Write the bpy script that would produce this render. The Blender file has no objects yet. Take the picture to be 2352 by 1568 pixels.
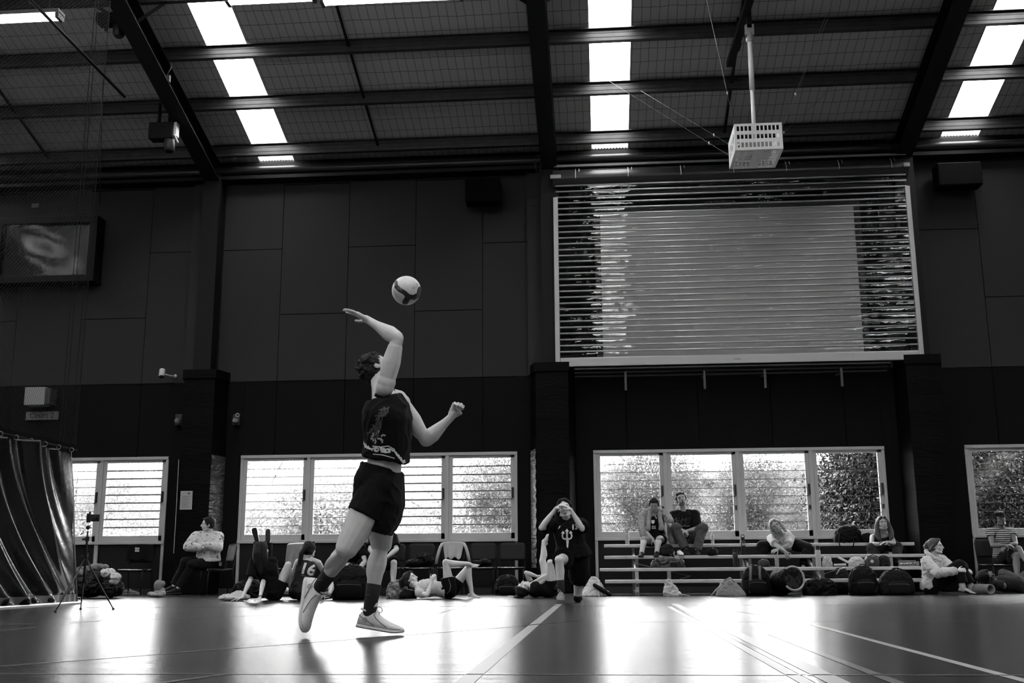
import bpy, bmesh, math, random
import numpy as np
from mathutils import Vector, Matrix, noise
from mathutils.bvhtree import BVHTree
random.seed(7)
C = bpy.context.scene.collection
PI = math.pi
V = Vector
# ------------------------------------------------------------ camera
FPX, PIT, YAW, ROL = 2473.4, math.radians(11.95), math.radians(-4.585), math.radians(-.337)
CAM = V((0, 0, .42))
fw = V((math.sin(YAW)*math.cos(PIT), math.cos(YAW)*math.cos(PIT), math.sin(PIT)))
_r = V((math.cos(YAW), -math.sin(YAW), 0)); _u = _r.cross(fw)
CR = math.cos(ROL)*_r + math.sin(ROL)*_u; CU = -math.sin(ROL)*_r + math.cos(ROL)*_u
cd = bpy.data.cameras.new('camera'); co = bpy.data.objects.new('camera', cd); C.objects.link(co)
cd.sensor_width = 36; cd.lens = FPX/2352*36; cd.clip_end = 400
m = Matrix((CR, CU, -fw)).transposed().to_4x4(); m.translation = CAM; co.matrix_world = m
bpy.context.scene.camera = co
vs = bpy.context.scene.view_settings
vs.view_transform = 'Standard'; vs.look = 'None'; vs.gamma = 1; vs.use_curve_mapping = False
vs.exposure = 0.0
# ------------------------------------------------------------ overcast sky
SKY = 20.0
w = bpy.data.worlds.new('sky'); bpy.context.scene.world = w; w.use_nodes = True
bg = w.node_tree.nodes['Background']; bg.inputs[0].default_value = (1, 1, 1, 1); bg.inputs[1].default_value = SKY

def ray(x, y): return fw*FPX + CR*(x-1176) - CU*(y-784)
def at(x, y, Y):
    d = ray(x, y); return CAM + d*(Y/d.y)
def onz(x, y, z=0.0):
    d = ray(x, y); return CAM + d*((z-CAM.z)/d.z)

# ------------------------------------------------------------ materials
MATS = {}
def M(name, v, rough=.6, metal=0.0, noise_amt=0.0, nscale=8.0, bump=0.0, bscale=40.0, spec=.5, coat=0.0):
    if name in MATS: return MATS[name]
    mt = bpy.data.materials.new(name); mt.use_nodes = True; nt = mt.node_tree; b = nt.nodes['Principled BSDF']
    b.inputs['Base Color'].default_value = (v, v, v, 1); b.inputs['Roughness'].default_value = rough
    b.inputs['Metallic'].default_value = metal; b.inputs['Specular IOR Level'].default_value = spec
    b.inputs['Coat Weight'].default_value = coat
    if noise_amt or bump:
        tc = nt.nodes.new('ShaderNodeTexCoord')
    if noise_amt:
        n = nt.nodes.new('ShaderNodeTexNoise'); n.inputs['Scale'].default_value = nscale; n.inputs['Detail'].default_value = 5
        nt.links.new(tc.outputs['Object'], n.inputs['Vector'])
        r = nt.nodes.new('ShaderNodeMapRange'); r.inputs[1].default_value = .3; r.inputs[2].default_value = .7
        r.inputs[3].default_value = v*(1-noise_amt); r.inputs[4].default_value = v*(1+noise_amt)
        nt.links.new(n.outputs['Fac'], r.inputs[0]); nt.links.new(r.outputs[0], b.inputs['Base Color'])
    if bump:
        n2 = nt.nodes.new('ShaderNodeTexNoise'); n2.inputs['Scale'].default_value = bscale; n2.inputs['Detail'].default_value = 4
        nt.links.new(tc.outputs['Object'], n2.inputs['Vector'])
        bp = nt.nodes.new('ShaderNodeBump'); bp.inputs['Strength'].default_value = bump; bp.inputs['Distance'].default_value = .02
        nt.links.new(n2.outputs['Fac'], bp.inputs['Height']); nt.links.new(bp.outputs[0], b.inputs['Normal'])
    MATS[name] = mt; return mt
def node_mat(name):
    mt = bpy.data.materials.new(name); mt.use_nodes = True; nt = mt.node_tree
    MATS[name] = mt; return mt, nt, nt.nodes['Principled BSDF']
def N(nt, typ, **kw):
    n = nt.nodes.new(typ)
    for k, v in kw.items():
        if k.startswith('i'): n.inputs[int(k[1:])].default_value = v
        else: setattr(n, k, v)
    return n

# ------------------------------------------------------------ mesh helpers
class B:
    """collects solids; build() links them as one mesh object"""
    def __init__(s): s.v = []; s.f = []; s.mi = []
    def add(s, vs_, fs, mi=0):
        o = len(s.v); s.v += [V(p) for p in vs_]; s.f += [tuple(i+o for i in f) for f in fs]; s.mi += [mi]*len(fs); return s
    def box(s, lo, hi, mi=0):
        x0, y0, z0 = lo; x1, y1, z1 = hi
        return s.add([(x0,y0,z0),(x1,y0,z0),(x1,y1,z0),(x0,y1,z0),(x0,y0,z1),(x1,y0,z1),(x1,y1,z1),(x0,y1,z1)],
              [(0,3,2,1),(4,5,6,7),(0,1,5,4),(1,2,6,5),(2,3,7,6),(3,0,4,7)], mi)
    def obox(s, c, ax, ay, az, mi=0):
        c, ax, ay, az = V(c), V(ax), V(ay), V(az)
        p = [c+ax*a+ay*b+az*d for d in (-1,1) for a, b in ((-1,-1),(1,-1),(1,1),(-1,1))]
        return s.add(p, [(0,3,2,1),(4,5,6,7),(0,1,5,4),(1,2,6,5),(2,3,7,6),(3,0,4,7)], mi)
    def bar(s, p, q, wdt, hgt, up=(0,0,1), mi=0):
        p, q = V(p), V(q); d = q-p; L = d.length; d.normalize(); up = V(up)
        if abs(d.dot(up)) > .98: up = V((0,1,0))
        sd = d.cross(up).normalized(); u = sd.cross(d).normalized()
        return s.obox((p+q)/2, d*L/2, sd*wdt/2, u*hgt/2, mi)
    def rings(s, rs, caps=True, mi=0):
        n = len(rs[0]); vs_ = [p for r in rs for p in r]; fs = []
        for i in range(len(rs)-1):
            for j in range(n):
                a = i*n+j; b = i*n+(j+1) % n; fs.append((a, b, b+n, a+n))
        if caps: fs.append(tuple(range(n))[::-1]); fs.append(tuple(range((len(rs)-1)*n, len(rs)*n)))
        return s.add(vs_, fs, mi)
    def tube(s, pts, r, n=8, mi=0, closed=False):
        pts = [V(p) for p in pts]; rs = r if isinstance(r, (list, tuple)) else [r]*len(pts)
        if closed: pts = pts+[pts[0]]; rs = list(rs)+[rs[0]]
        out = []; prev = None
        for i, p in enumerate(pts):
            t = (pts[min(i+1, len(pts)-1)]-pts[max(i-1, 0)])
            if t.length < 1e-7: t = V((0,0,1))
            t.normalize()
            if prev is None:
                a = t.cross(V((0,0,1)))
                if a.length < .05: a = t.cross(V((1,0,0)))
            else: a = prev - t*prev.dot(t)
            a.normalize(); prev = a; b = t.cross(a)
            out.append([p+(a*math.cos(2*PI*k/n)+b*math.sin(2*PI*k/n))*rs[i] for k in range(n)])
        return s.rings(out, True, mi)
    def lathe(s, c, ax, prof, n=20, mi=0):
        c, ax = V(c), V(ax).normalized(); a = ax.orthogonal().normalized(); b = ax.cross(a)
        return s.rings([[c+ax*h+(a*math.cos(2*PI*k/n)+b*math.sin(2*PI*k/n))*max(r, 1e-4) for k in range(n)] for h, r in prof], True, mi)
    def ell(s, c, a, b, d, n=12, mi=0):
        c, a, b, d = V(c), V(a), V(b), V(d); out = []
        for i in range(1, n):
            t = PI*i/n
            out.append([c-d*math.cos(t)+(a*math.cos(2*PI*k/(2*n))+b*math.sin(2*PI*k/(2*n)))*math.sin(t) for k in range(2*n)])
        return s.rings(out, True, mi)
    def bone(s, p0, p1, prof, n=14, flat0=False, flat1=False, off=None):
        p0, p1 = V(p0), V(p1); d = p1-p0; L = d.length
        if L < 1e-6: d = V((0,0,1)); L = 1e-4
        d = d/d.length; a = d.orthogonal().normalized(); b = d.cross(a); rs = []
        def ring(c, r): rs.append([c+(a*math.cos(2*PI*k/n)+b*math.sin(2*PI*k/n))*max(r, 1e-4) for k in range(n)])
        r0 = prof[0][1]; r1 = prof[-1][1]
        if not flat0:
            for t in (.02, .3, .6, .85): ring(p0-d*r0*math.sqrt(max(0, 1-math.sin(t*PI/2)**2)), r0*math.sin(t*PI/2))
        for q in prof:
            c = p0+d*L*q[0]
            if len(q) > 2: c = c+V(q[2])
            ring(c, q[1])
        if not flat1:
            for t in (.85, .6, .3, .02): ring(p1+d*r1*math.sqrt(max(0, 1-math.sin(t*PI/2)**2)), r1*math.sin(t*PI/2))
        return s.rings(rs)
    def prism(s, pts, ext, mi=0):
        pts = [V(p) for p in pts]; e = V(ext); return s.rings([pts, [p+e for p in pts]], True, mi)
    def mesh(s, name):
        me = bpy.data.meshes.new(name); me.from_pydata([tuple(p) for p in s.v], [], s.f)
        if any(s.mi): me.polygons.foreach_set('material_index', s.mi)
        bm = bmesh.new(); bm.from_mesh(me); bmesh.ops.recalc_face_normals(bm, faces=bm.faces); bm.to_mesh(me); bm.free()
        return me
    def build(s, name, mat, parent=None, smooth=False, bevel=0.0, props=None):
        me = s.mesh(name)
        for mm in (mat if isinstance(mat, (list, tuple)) else [mat]): me.materials.append(mm)
        return link(name, me, parent, smooth, bevel, props)
def link(name, me, parent=None, smooth=False, bevel=0.0, props=None):
    o = bpy.data.objects.new(name, me); C.objects.link(o)
    if parent is not None:
        o.parent = parent
        if parent.type == 'EMPTY': o.matrix_parent_inverse = parent.matrix_basis.inverted()
    if smooth:
        me.polygons.foreach_set('use_smooth', [True]*len(me.polygons))
        if smooth != 'all':
            try: me.set_sharp_from_angle(angle=math.radians(40))
            except Exception: pass
    if bevel:
        md = o.modifiers.new('bevel', 'BEVEL'); md.width = bevel; md.segments = 2; md.limit_method = 'ANGLE'
    if props:
        for k, v in props.items(): o[k] = v
    return o
def thing(name, label, cat, loc=(0,0,0), group=None):
    o = bpy.data.objects.new(name, None); C.objects.link(o); o.location = loc; o.empty_display_size = .1
    return tag(o, label, cat, group)
def tag(o, label, cat, group=None, kind=None):
    o['label'] = label; o['category'] = cat
    if group: o['group'] = group
    if kind: o['kind'] = kind
    return o
def dup(root, delta, rz=0, label=None, group=None):
    r = root.copy(); C.objects.link(r); r.location = V(root.location)+V(delta); r.rotation_euler = (0, 0, rz)
    if label: r['label'] = label
    if group: r['group'] = group
    def kids(src, dst):
        for ch in [c for c in bpy.data.objects if c.parent == src]:
            c = ch.copy(); C.objects.link(c); c.parent = dst; kids(ch, c)
    kids(root, r); return r
def struct(name, b, mat, smooth=False, bevel=0.0):
    return b.build(name, mat, None, smooth, bevel, {'kind': 'structure'})
_tn = [0]
def trim(b, mat, smooth=False, bevel=0.0):
    _tn[0] += 1; return struct('trim_%d' % _tn[0], b, mat, smooth, bevel)
def remeshed(b, name, vox, smooth_it=3, fac=.5, ruffle=0.0, rscale=9.0, fine=0.0, fscale=30.):
    """one continuous surface out of overlapping solids"""
    me = b.mesh(name); o = bpy.data.objects.new(name, me); C.objects.link(o)
    md = o.modifiers.new('r', 'REMESH'); md.mode = 'VOXEL'; md.voxel_size = vox; md.use_smooth_shade = True
    if smooth_it:
        ms = o.modifiers.new('s', 'SMOOTH'); ms.factor = fac; ms.iterations = smooth_it
    dg = bpy.context.evaluated_depsgraph_get(); dg.update()
    m2 = bpy.data.meshes.new_from_object(o.evaluated_get(dg)); bpy.data.objects.remove(o); bpy.data.meshes.remove(me)
    n = len(m2.vertices)
    if ruffle or fine:
        co_ = np.empty(n*3, 'f'); m2.vertices.foreach_get('co', co_); co_ = co_.reshape(-1, 3)
        no = np.empty(n*3, 'f'); m2.vertex_normals.foreach_get('vector', no); no = no.reshape(-1, 3)
        d = np.zeros(n, 'f')
        for i in range(n):
            p = co_[i]; q = V((p[0]*rscale, p[1]*rscale, p[2]*rscale))
            if ruffle:
                a = noise.noise(q+V((noise.noise(q*.7)*2, 0, noise.noise(q*.9)*1.5)))
                d[i] += ruffle*(1-2.4*abs(a))
            if fine: d[i] += fine*noise.noise(V((p[0]*fscale, p[1]*fscale, p[2]*fscale)))
        co_ += no*d[:, None]; m2.vertices.foreach_set('co', co_.ravel())
    m2.polygons.foreach_set('use_smooth', [True]*len(m2.polygons)); m2.update()
    m2.name = name
    return m2
def soft(b, name, mat, parent=None, vox=.01, **kw):
    props = kw.pop('props', None); me = remeshed(b, name, vox, **kw); me.materials.append(mat)
    return link(name, me, parent, False, 0, props)
def text_mesh(txt, size, align='CENTER', bold=0.0, ext=0.0):
    cu = bpy.data.curves.new('t', 'FONT'); cu.body = txt; cu.size = size; cu.align_x = align; cu.align_y = 'CENTER'; cu.offset = bold; cu.extrude = ext
    cu.resolution_u = 3
    o = bpy.data.objects.new('t', cu); C.objects.link(o)
    dg = bpy.context.evaluated_depsgraph_get(); dg.update()
    me = bpy.data.meshes.new_from_object(o.evaluated_get(dg)); bpy.data.objects.remove(o); return me
def decal(me, target, o, ux, uy, mat, name, parent, lift=.003, cuts=0.02):
    """lays a flat outline mesh (xy in metres) onto a cloth surface"""
    o, ux, uy = V(o), V(ux).normalized(), V(uy).normalized(); nz = ux.cross(uy).normalized()
    bm = bmesh.new(); bm.from_mesh(me)
    for _ in range(5):
        es = [e for e in bm.edges if e.calc_length() > cuts]
        if not es: break
        bmesh.ops.subdivide_edges(bm, edges=es, cuts=1); bmesh.ops.triangulate(bm, faces=bm.faces)
    tb = bmesh.new(); tb.from_mesh(target.data); bvh = BVHTree.FromBMesh(tb); tb.free()
    bad = []
    for v in bm.verts:
        p = o+ux*v.co.x+uy*v.co.y+nz*.6
        h = bvh.ray_cast(p, -nz)
        if h[0] is None: bad.append(v); continue
        v.co = h[0]+nz*lift
    bmesh.ops.delete(bm, geom=bad, context='VERTS')
    m2 = bpy.data.meshes.new(name); bm.to_mesh(m2); bm.free(); m2.materials.append(mat)
    return link(name, m2, parent)
def poly_mesh(polys):
    bm = bmesh.new()
    for pl in polys:
        try: bm.faces.new([bm.verts.new((p[0], p[1], 0)) for p in pl])
        except Exception: pass
    bmesh.ops.triangulate(bm, faces=bm.faces)
    me = bpy.data.meshes.new('p'); bm.to_mesh(me); bm.free(); return me
def stroke(pts, wd):
    """ribbon quads along a 2D path"""
    out = []
    for a, b in zip(pts[:-1], pts[1:]):
        dx, dy = b[0]-a[0], b[1]-a[1]; L = math.hypot(dx, dy) or 1; nx, ny = -dy/L*wd/2, dx/L*wd/2; ex, ey = dx/L*wd*.3, dy/L*wd*.3
        out.append([(a[0]+nx-ex, a[1]+ny-ey), (a[0]-nx-ex, a[1]-ny-ey), (b[0]-nx+ex, b[1]-ny+ey), (b[0]+nx+ex, b[1]+ny+ey)])
    return out
# ============================================================ THE HALL
YW = 20.3; TAN = .3; RIDGE = 1.5; XL, XR, YB = -24.0, 17.0, -17.3
def zr(y): return 8.6+(20.3-y)*TAN if y > RIDGE else 8.6+(20.3-RIDGE)*TAN-(RIDGE-y)*TAN
KS = range(-3, 3)
def xc(k): return -.85+6.77*k
black_wall = M('black_wall_paint', .0025, .8, noise_amt=.15, nscale=3, spec=.15)
wall_panel = M('grey_wall_panel', .030, .9, noise_amt=.06, nscale=60, spec=.2)
steel = M('dark_painted_steel', .003, .6, spec=.25)
purlin_m = M('galvanised_purlin', .05, .42, metal=.55, noise_amt=.2, nscale=5)
frame_m = M('aluminium_window_frame', .42, .5, metal=.1)
black_pl = M('black_plastic', .01, .45)
white_pl = M('white_plastic', .6, .45)

# floor: dark sprung floor with court markings as part of its surface
mt, nt, b = node_mat('court_floor')
tc = N(nt, 'ShaderNodeTexCoord'); mp = N(nt, 'ShaderNodeMapping'); mp.inputs['Scale'].default_value = (.35, 9, 1)
nz = N(nt, 'ShaderNodeTexNoise'); nz.inputs['Scale'].default_value = 2.0; nz.inputs['Detail'].default_value = 6
nt.links.new(tc.outputs['Object'], mp.inputs[0]); nt.links.new(mp.outputs[0], nz.inputs['Vector'])
mr = N(nt, 'ShaderNodeMapRange'); mr.inputs[1].default_value = .3; mr.inputs[2].default_value = .7; mr.inputs[3].default_value = .012; mr.inputs[4].default_value = .022
nt.links.new(nz.outputs['Fac'], mr.inputs[0]); nt.links.new(mr.outputs[0], b.inputs['Base Color'])
mr2 = N(nt, 'ShaderNodeMapRange'); mr2.inputs[1].default_value = .3; mr2.inputs[2].default_value = .7; mr2.inputs[3].default_value = .22; mr2.inputs[4].default_value = .27
nt.links.new(nz.outputs['Fac'], mr2.inputs[0]); nt.links.new(mr2.outputs[0], b.inputs['Roughness'])
floor_m = mt; b.inputs['IOR'].default_value = 1.7
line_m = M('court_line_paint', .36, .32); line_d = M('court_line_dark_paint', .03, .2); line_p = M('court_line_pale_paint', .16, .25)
f = B(); f.add([(XL,YB,0),(XR,YB,0),(XR,YW+.3,0),(XL,YW+.3,0)], [(0,1,2,3)])
def fline(p, q, wd, mi):
    p, q = V((p[0], p[1], .0015)), V((q[0], q[1], .0015)); d = (q-p).normalized(); s = V((-d.y, d.x, 0))*wd/2
    f.add([p-s, q-s, q+s, p+s], [(0,1,2,3)], mi)
def along_y(px, py, y0, y1, wd, mi):
    x = onz(px, py).x; fline((x, y0), (x, y1), wd, mi)
def along_x(px, py, x0, x1, wd, mi):
    y = onz(px, py).y; fline((x0, y), (x1, y), wd, mi)
along_y(1240, 1424, 1.5, 13.6, .075, 1)
along_y(1736, 1476.5, 1.5, 13.6, .085, 1)
x_ = onz(1736, 1476.5).x; fline((x_-.075, 1.5), (x_-.075, 12.6), .02, 2); fline((x_-.12, 1.5), (x_-.12, 12.6), .05, 1)
along_y(1960, 1529, 1.5, 7.4, .05, 3)
along_y(2110, 1499, 1.5, 8.6, .05, 1)
along_x(1300, 1549, -9, 9, .03, 3); along_x(2000, 1388.5, -9, 12, .05, 3); along_x(1200, 1392, -9, .1, .05, 3)
along_x(2000, 1427, 0, 12, .03, 3)
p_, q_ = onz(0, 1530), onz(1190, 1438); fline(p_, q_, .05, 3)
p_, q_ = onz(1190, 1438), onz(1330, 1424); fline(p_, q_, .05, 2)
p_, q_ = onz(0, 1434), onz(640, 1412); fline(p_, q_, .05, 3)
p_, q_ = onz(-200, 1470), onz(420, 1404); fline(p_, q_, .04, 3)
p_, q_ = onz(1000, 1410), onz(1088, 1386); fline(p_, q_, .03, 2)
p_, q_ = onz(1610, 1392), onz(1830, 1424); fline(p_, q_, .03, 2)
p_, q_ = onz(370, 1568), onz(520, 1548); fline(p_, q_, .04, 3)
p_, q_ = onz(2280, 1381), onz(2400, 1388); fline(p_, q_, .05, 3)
struct('floor', f, [floor_m, line_m, line_d, line_p])

# back wall
wall = B(); WT = YW+.25
SEAM = (1.38, 2.73, 4.08, 5.42); WX0, WX1, WZ0, WZ1 = .74, 6.08, .93, 2.60
wall.box((XL, WT, 2.6), (XR, WT+.1, 9.0)); wall.box((XL, WT, -.1), (XR, WT+.1, .0))
for k in KS:
    c = xc(k)
    xs0 = max(c-6.77+WX1, XL); wall.box((xs0, YW, 0), (c+WX0, WT, 4.05))           # pier between windows
    ex = [c+.17] + [c+s for s in SEAM] + [c+6.6]
    for i in range(5):
        x0, x1 = ex[i]+.006, ex[i+1]-.006
        wall.box((x0, YW+.012, 2.6), (x1, WT, 4.044))
    if k == 0:                                                                      # bay behind the roller shutter
        wall.box((c+.17, YW, 4.05), (c+6.6, WT, 4.15)); wall.box((c+.17, YW+.02, 4.15), (c+6.6, WT, 8.2)); wall.box((c+.17, YW, 8.2), (c+6.6, WT, 9.0)); continue
    for i in range(5):
        x0, x1 = ex[i]+.006, ex[i+1]-.006; j = 6.73 if i % 2 == 0 else 5.38
        wall.box((x0, YW, 4.05), (x1, WT, j-.007), 1); wall.box((x0, YW, j+.007), (x1, WT, 8.075 if i % 2 else 9.0), 1)
        if i % 2: wall.box((x0, YW, 8.09), (x1, WT, 9.0), 1)
struct('wall_back', wall, [black_wall, wall_panel])
dark_panel = M('dark_infill_panel', .003, .6, spec=.3)
s_ = B(); s_.box((XL-.2, YB, 0), (XL, YW, 8.7)); s_.prism([(XL, YB, 8.7), (XL, YW, 8.7), (XL, RIDGE, 14.3)], (-.2, 0, 0)); struct('wall_left', s_, wall_panel)
s_ = B(); s_.box((XR, YB, 0), (XR+.2, YW, 8.7)); s_.prism([(XR, YB, 8.7), (XR, YW, 8.7), (XR, RIDGE, 14.3)], (.2, 0, 0)); struct('wall_right', s_, wall_panel)
s_ = B(); s_.box((XL, YB-.2, 0), (XR, YB, 9.0)); struct('wall_front', s_, wall_panel)
s_ = B(); s_.box((XL, YW-.02, 0), (XR, YW, .1)); struct('baseboard_back', s_, M('skirting', .02, .5))

# insulated ceiling with safety mesh, open strips where the skylight sheets lie
mt, nt, b = node_mat('insulation_with_wire_mesh')
tc = N(nt, 'ShaderNodeTexCoord'); sp = N(nt, 'ShaderNodeSeparateXYZ'); nt.links.new(tc.outputs['Object'], sp.inputs[0])
nz = N(nt, 'ShaderNodeTexNoise'); nz.inputs['Scale'].default_value = 2.5; nt.links.new(tc.outputs['Object'], nz.inputs['Vector'])
def gridline(sock, pitch, wd, wob):
    a = N(nt, 'ShaderNodeMath', operation='MULTIPLY_ADD'); nt.links.new(nz.outputs['Fac'], a.inputs[0]); a.inputs[1].default_value = wob; nt.links.new(sock, a.inputs[2])
    d = N(nt, 'ShaderNodeMath', operation='DIVIDE'); nt.links.new(a.outputs[0], d.inputs[0]); d.inputs[1].default_value = pitch
    fr = N(nt, 'ShaderNodeMath', operation='FRACT'); nt.links.new(d.outputs[0], fr.inputs[0])
    lt = N(nt, 'ShaderNodeMath', operation='LESS_THAN'); nt.links.new(fr.outputs[0], lt.inputs[0]); lt.inputs[1].default_value = wd/pitch
    return lt.outputs[0]
gx = gridline(sp.outputs[0], .15, .009, .03); gy = gridline(sp.outputs[1], .31, .012, .06)
mx = N(nt, 'ShaderNodeMath', operation='MAXIMUM'); nt.links.new(gx, mx.inputs[0]); nt.links.new(gy, mx.inputs[1])
mr = N(nt, 'ShaderNodeMapRange'); mr.inputs[3].default_value = .42; mr.inputs[4].default_value = .09; nt.links.new(mx.outputs[0], mr.inputs[0])
nt.links.new(mr.outputs[0], b.inputs['Base Color']); b.inputs['Roughness'].default_value = .7
roof_m = mt
rf = B(); edges = [XL]
for k in range(-4, 3): edges += [xc(k)+.84, xc(k)+1.56]
edges = [e for e in edges if e >= XL-.01]+[XR]
for i in range(0, len(edges)-1, 2):
    x0, x1 = edges[i], edges[i+1]
    if x1 <= x0: continue
    for (ya, yb) in ((YW+.3, RIDGE), (RIDGE, YB)):
        nY = 26
        for j in range(nY):   # the blanket sags a little between purlins
            y0 = ya+(yb-ya)*j/nY; y1 = ya+(yb-ya)*(j+1)/nY
            rf.add([(x0,y0,zr(y0)),(x1,y0,zr(y0)),(x1,y1,zr(y1)),(x0,y1,zr(y1))], [(0,1,2,3)])
rf.add([(XL, YW+.3, 8.9), (XR, YW+.3, 8.9), (XR, YW+.3, 8.4), (XL, YW+.3, 8.4)], [(0,1,2,3)])
struct('ceiling', rf, roof_m)
mt, nt, b = node_mat('translucent_roof_sheet')
out = nt.nodes['Material Output']; tr = N(nt, 'ShaderNodeBsdfTransparent'); tr.inputs[0].default_value = (.8, .8, .8, 1)
tl = N(nt, 'ShaderNodeBsdfTranslucent'); tl.inputs[0].default_value = (.8, .8, .8, 1); ms = N(nt, 'ShaderNodeMixShader'); ms.inputs[0].default_value = .25
nt.links.new(tr.outputs[0], ms.inputs[1]); nt.links.new(tl.outputs[0], ms.inputs[2]); nt.links.new(ms.outputs[0], out.inputs[0])
sky_m = mt
wn = 1
def window_name():
    global wn; n = 'window_%d' % wn; wn += 1; return n
for k in range(-4, 3):
    x0, x1 = max(xc(k)+.84, XL), xc(k)+1.56
    if x1 <= XL: continue
    for ya, yb in ((YW+.3, RIDGE), (RIDGE, YB)):
        sk = B(); n = 60; rr = []
        for i in range(n+1):      # corrugated sheet
            x = x0+(x1-x0)*i/n; dz = .012*math.sin(i*PI/2.5)+.02
            rr.append([(x, ya, zr(ya)+dz), (x, yb, zr(yb)+dz)])
        for i in range(n): sk.add([rr[i][0], rr[i+1][0], rr[i+1][1], rr[i][1]], [(0,1,2,3)])
        struct(window_name(), sk, sky_m)
# purlins
yy = 19.75; ys = [19.75, 18.42, 17.14]
y = 17.14-1.29
while y > YB: ys.append(y); y -= 1.29
dirt = M('dead_leaf', .02, .8)
for y in ys:
    if abs(y-RIDGE) < .15: continue
    z = zr(y); p = B()
    p.box((XL, y-.004, z-.25), (XR, y+.004, z)); p.box((XL, y-.05, z-.256), (XR, y+.05, z-.248)); p.box((XL, y-.06, z-.03), (XR, y+.002, z-.02))
    p.box((XL, y-.012, z-.17), (XR, y-.004, z-.16)); p.box((XL, y-.012, z-.09), (XR, y-.004, z-.08))
    trim(p, purlin_m)
p = B(); p.tube([(XL, 20.12, 8.34), (XR, 20.12, 8.34)], .085, 16); trim(p, M('eave_tube', .03, .35, metal=.3), True)
p = B(); p.box((XL, 20.0, 8.13), (XR, 20.3, 8.2)); p.box((XL, 20.22, 8.2), (XR, 20.3, 8.55)); trim(p, steel)
# portal frames
for k in range(-3, 3):
    c = xc(k)
    for s in (1, -1):
        g = B(); W = .155; z0 = .0
        ya, yb = (20.0, RIDGE) if s == 1 else (RIDGE, YB+.3)
        def sl(x0, x1, h0, h1):
            g.add([(x0,ya,zr(ya)-h0),(x1,ya,zr(ya)-h0),(x1,yb,zr(yb)-h0),(x0,yb,zr(yb)-h0),(x0,ya,zr(ya)-h1),(x1,ya,zr(ya)-h1),(x1,yb,zr(yb)-h1),(x0,yb,zr(yb)-h1)],
                  [(0,1,2,3),(4,7,6,5),(0,4,5,1),(1,5,6,2),(2,6,7,3),(3,7,4,0)])
        sl(c-W, c+W, .26, .275); sl(c-W, c+W, .62, .635); sl(c-.006, c+.006, .27, .63)
        trim(g, steel)
    g = B()
    for yq in (15.85, 11.98):
        for sg in (-1, 1): g.bar((c+sg*.1, yq, zr(yq)-.6), (c+sg*.62, yq, zr(yq)-.24), .06, .008, (0,1,0))
    trim(g, steel)
    g = B(); g.box((c-.17, 19.93, 0), (c+.17, 19.95, 8.2)); g.box((c-.17, 20.28, 0), (c+.17, 20.3, 8.2)); g.box((c-.008, 19.95, 0), (c+.008, 20.28, 8.2)); g.box((c-.16, 19.95, 4.0), (c+.16, 20.27, 8.1))
    trim(g, steel)
    g = B(); g.box((c-.46, 20.2, 4.05), (c-.17, 20.3, 8.2)); trim(g, M('column_side_lining', .018, .8))
for k in range(-3, 2):
    g = B(); x = xc(k)+3.4
    for i in range(len(ys)-1):
        if ys[i+1] > RIDGE: g.bar((x, ys[i]-.01, zr(ys[i])-.13), (x, ys[i+1]+.01, zr(ys[i+1])-.13), .045, .03)
    trim(g, steel)

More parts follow.
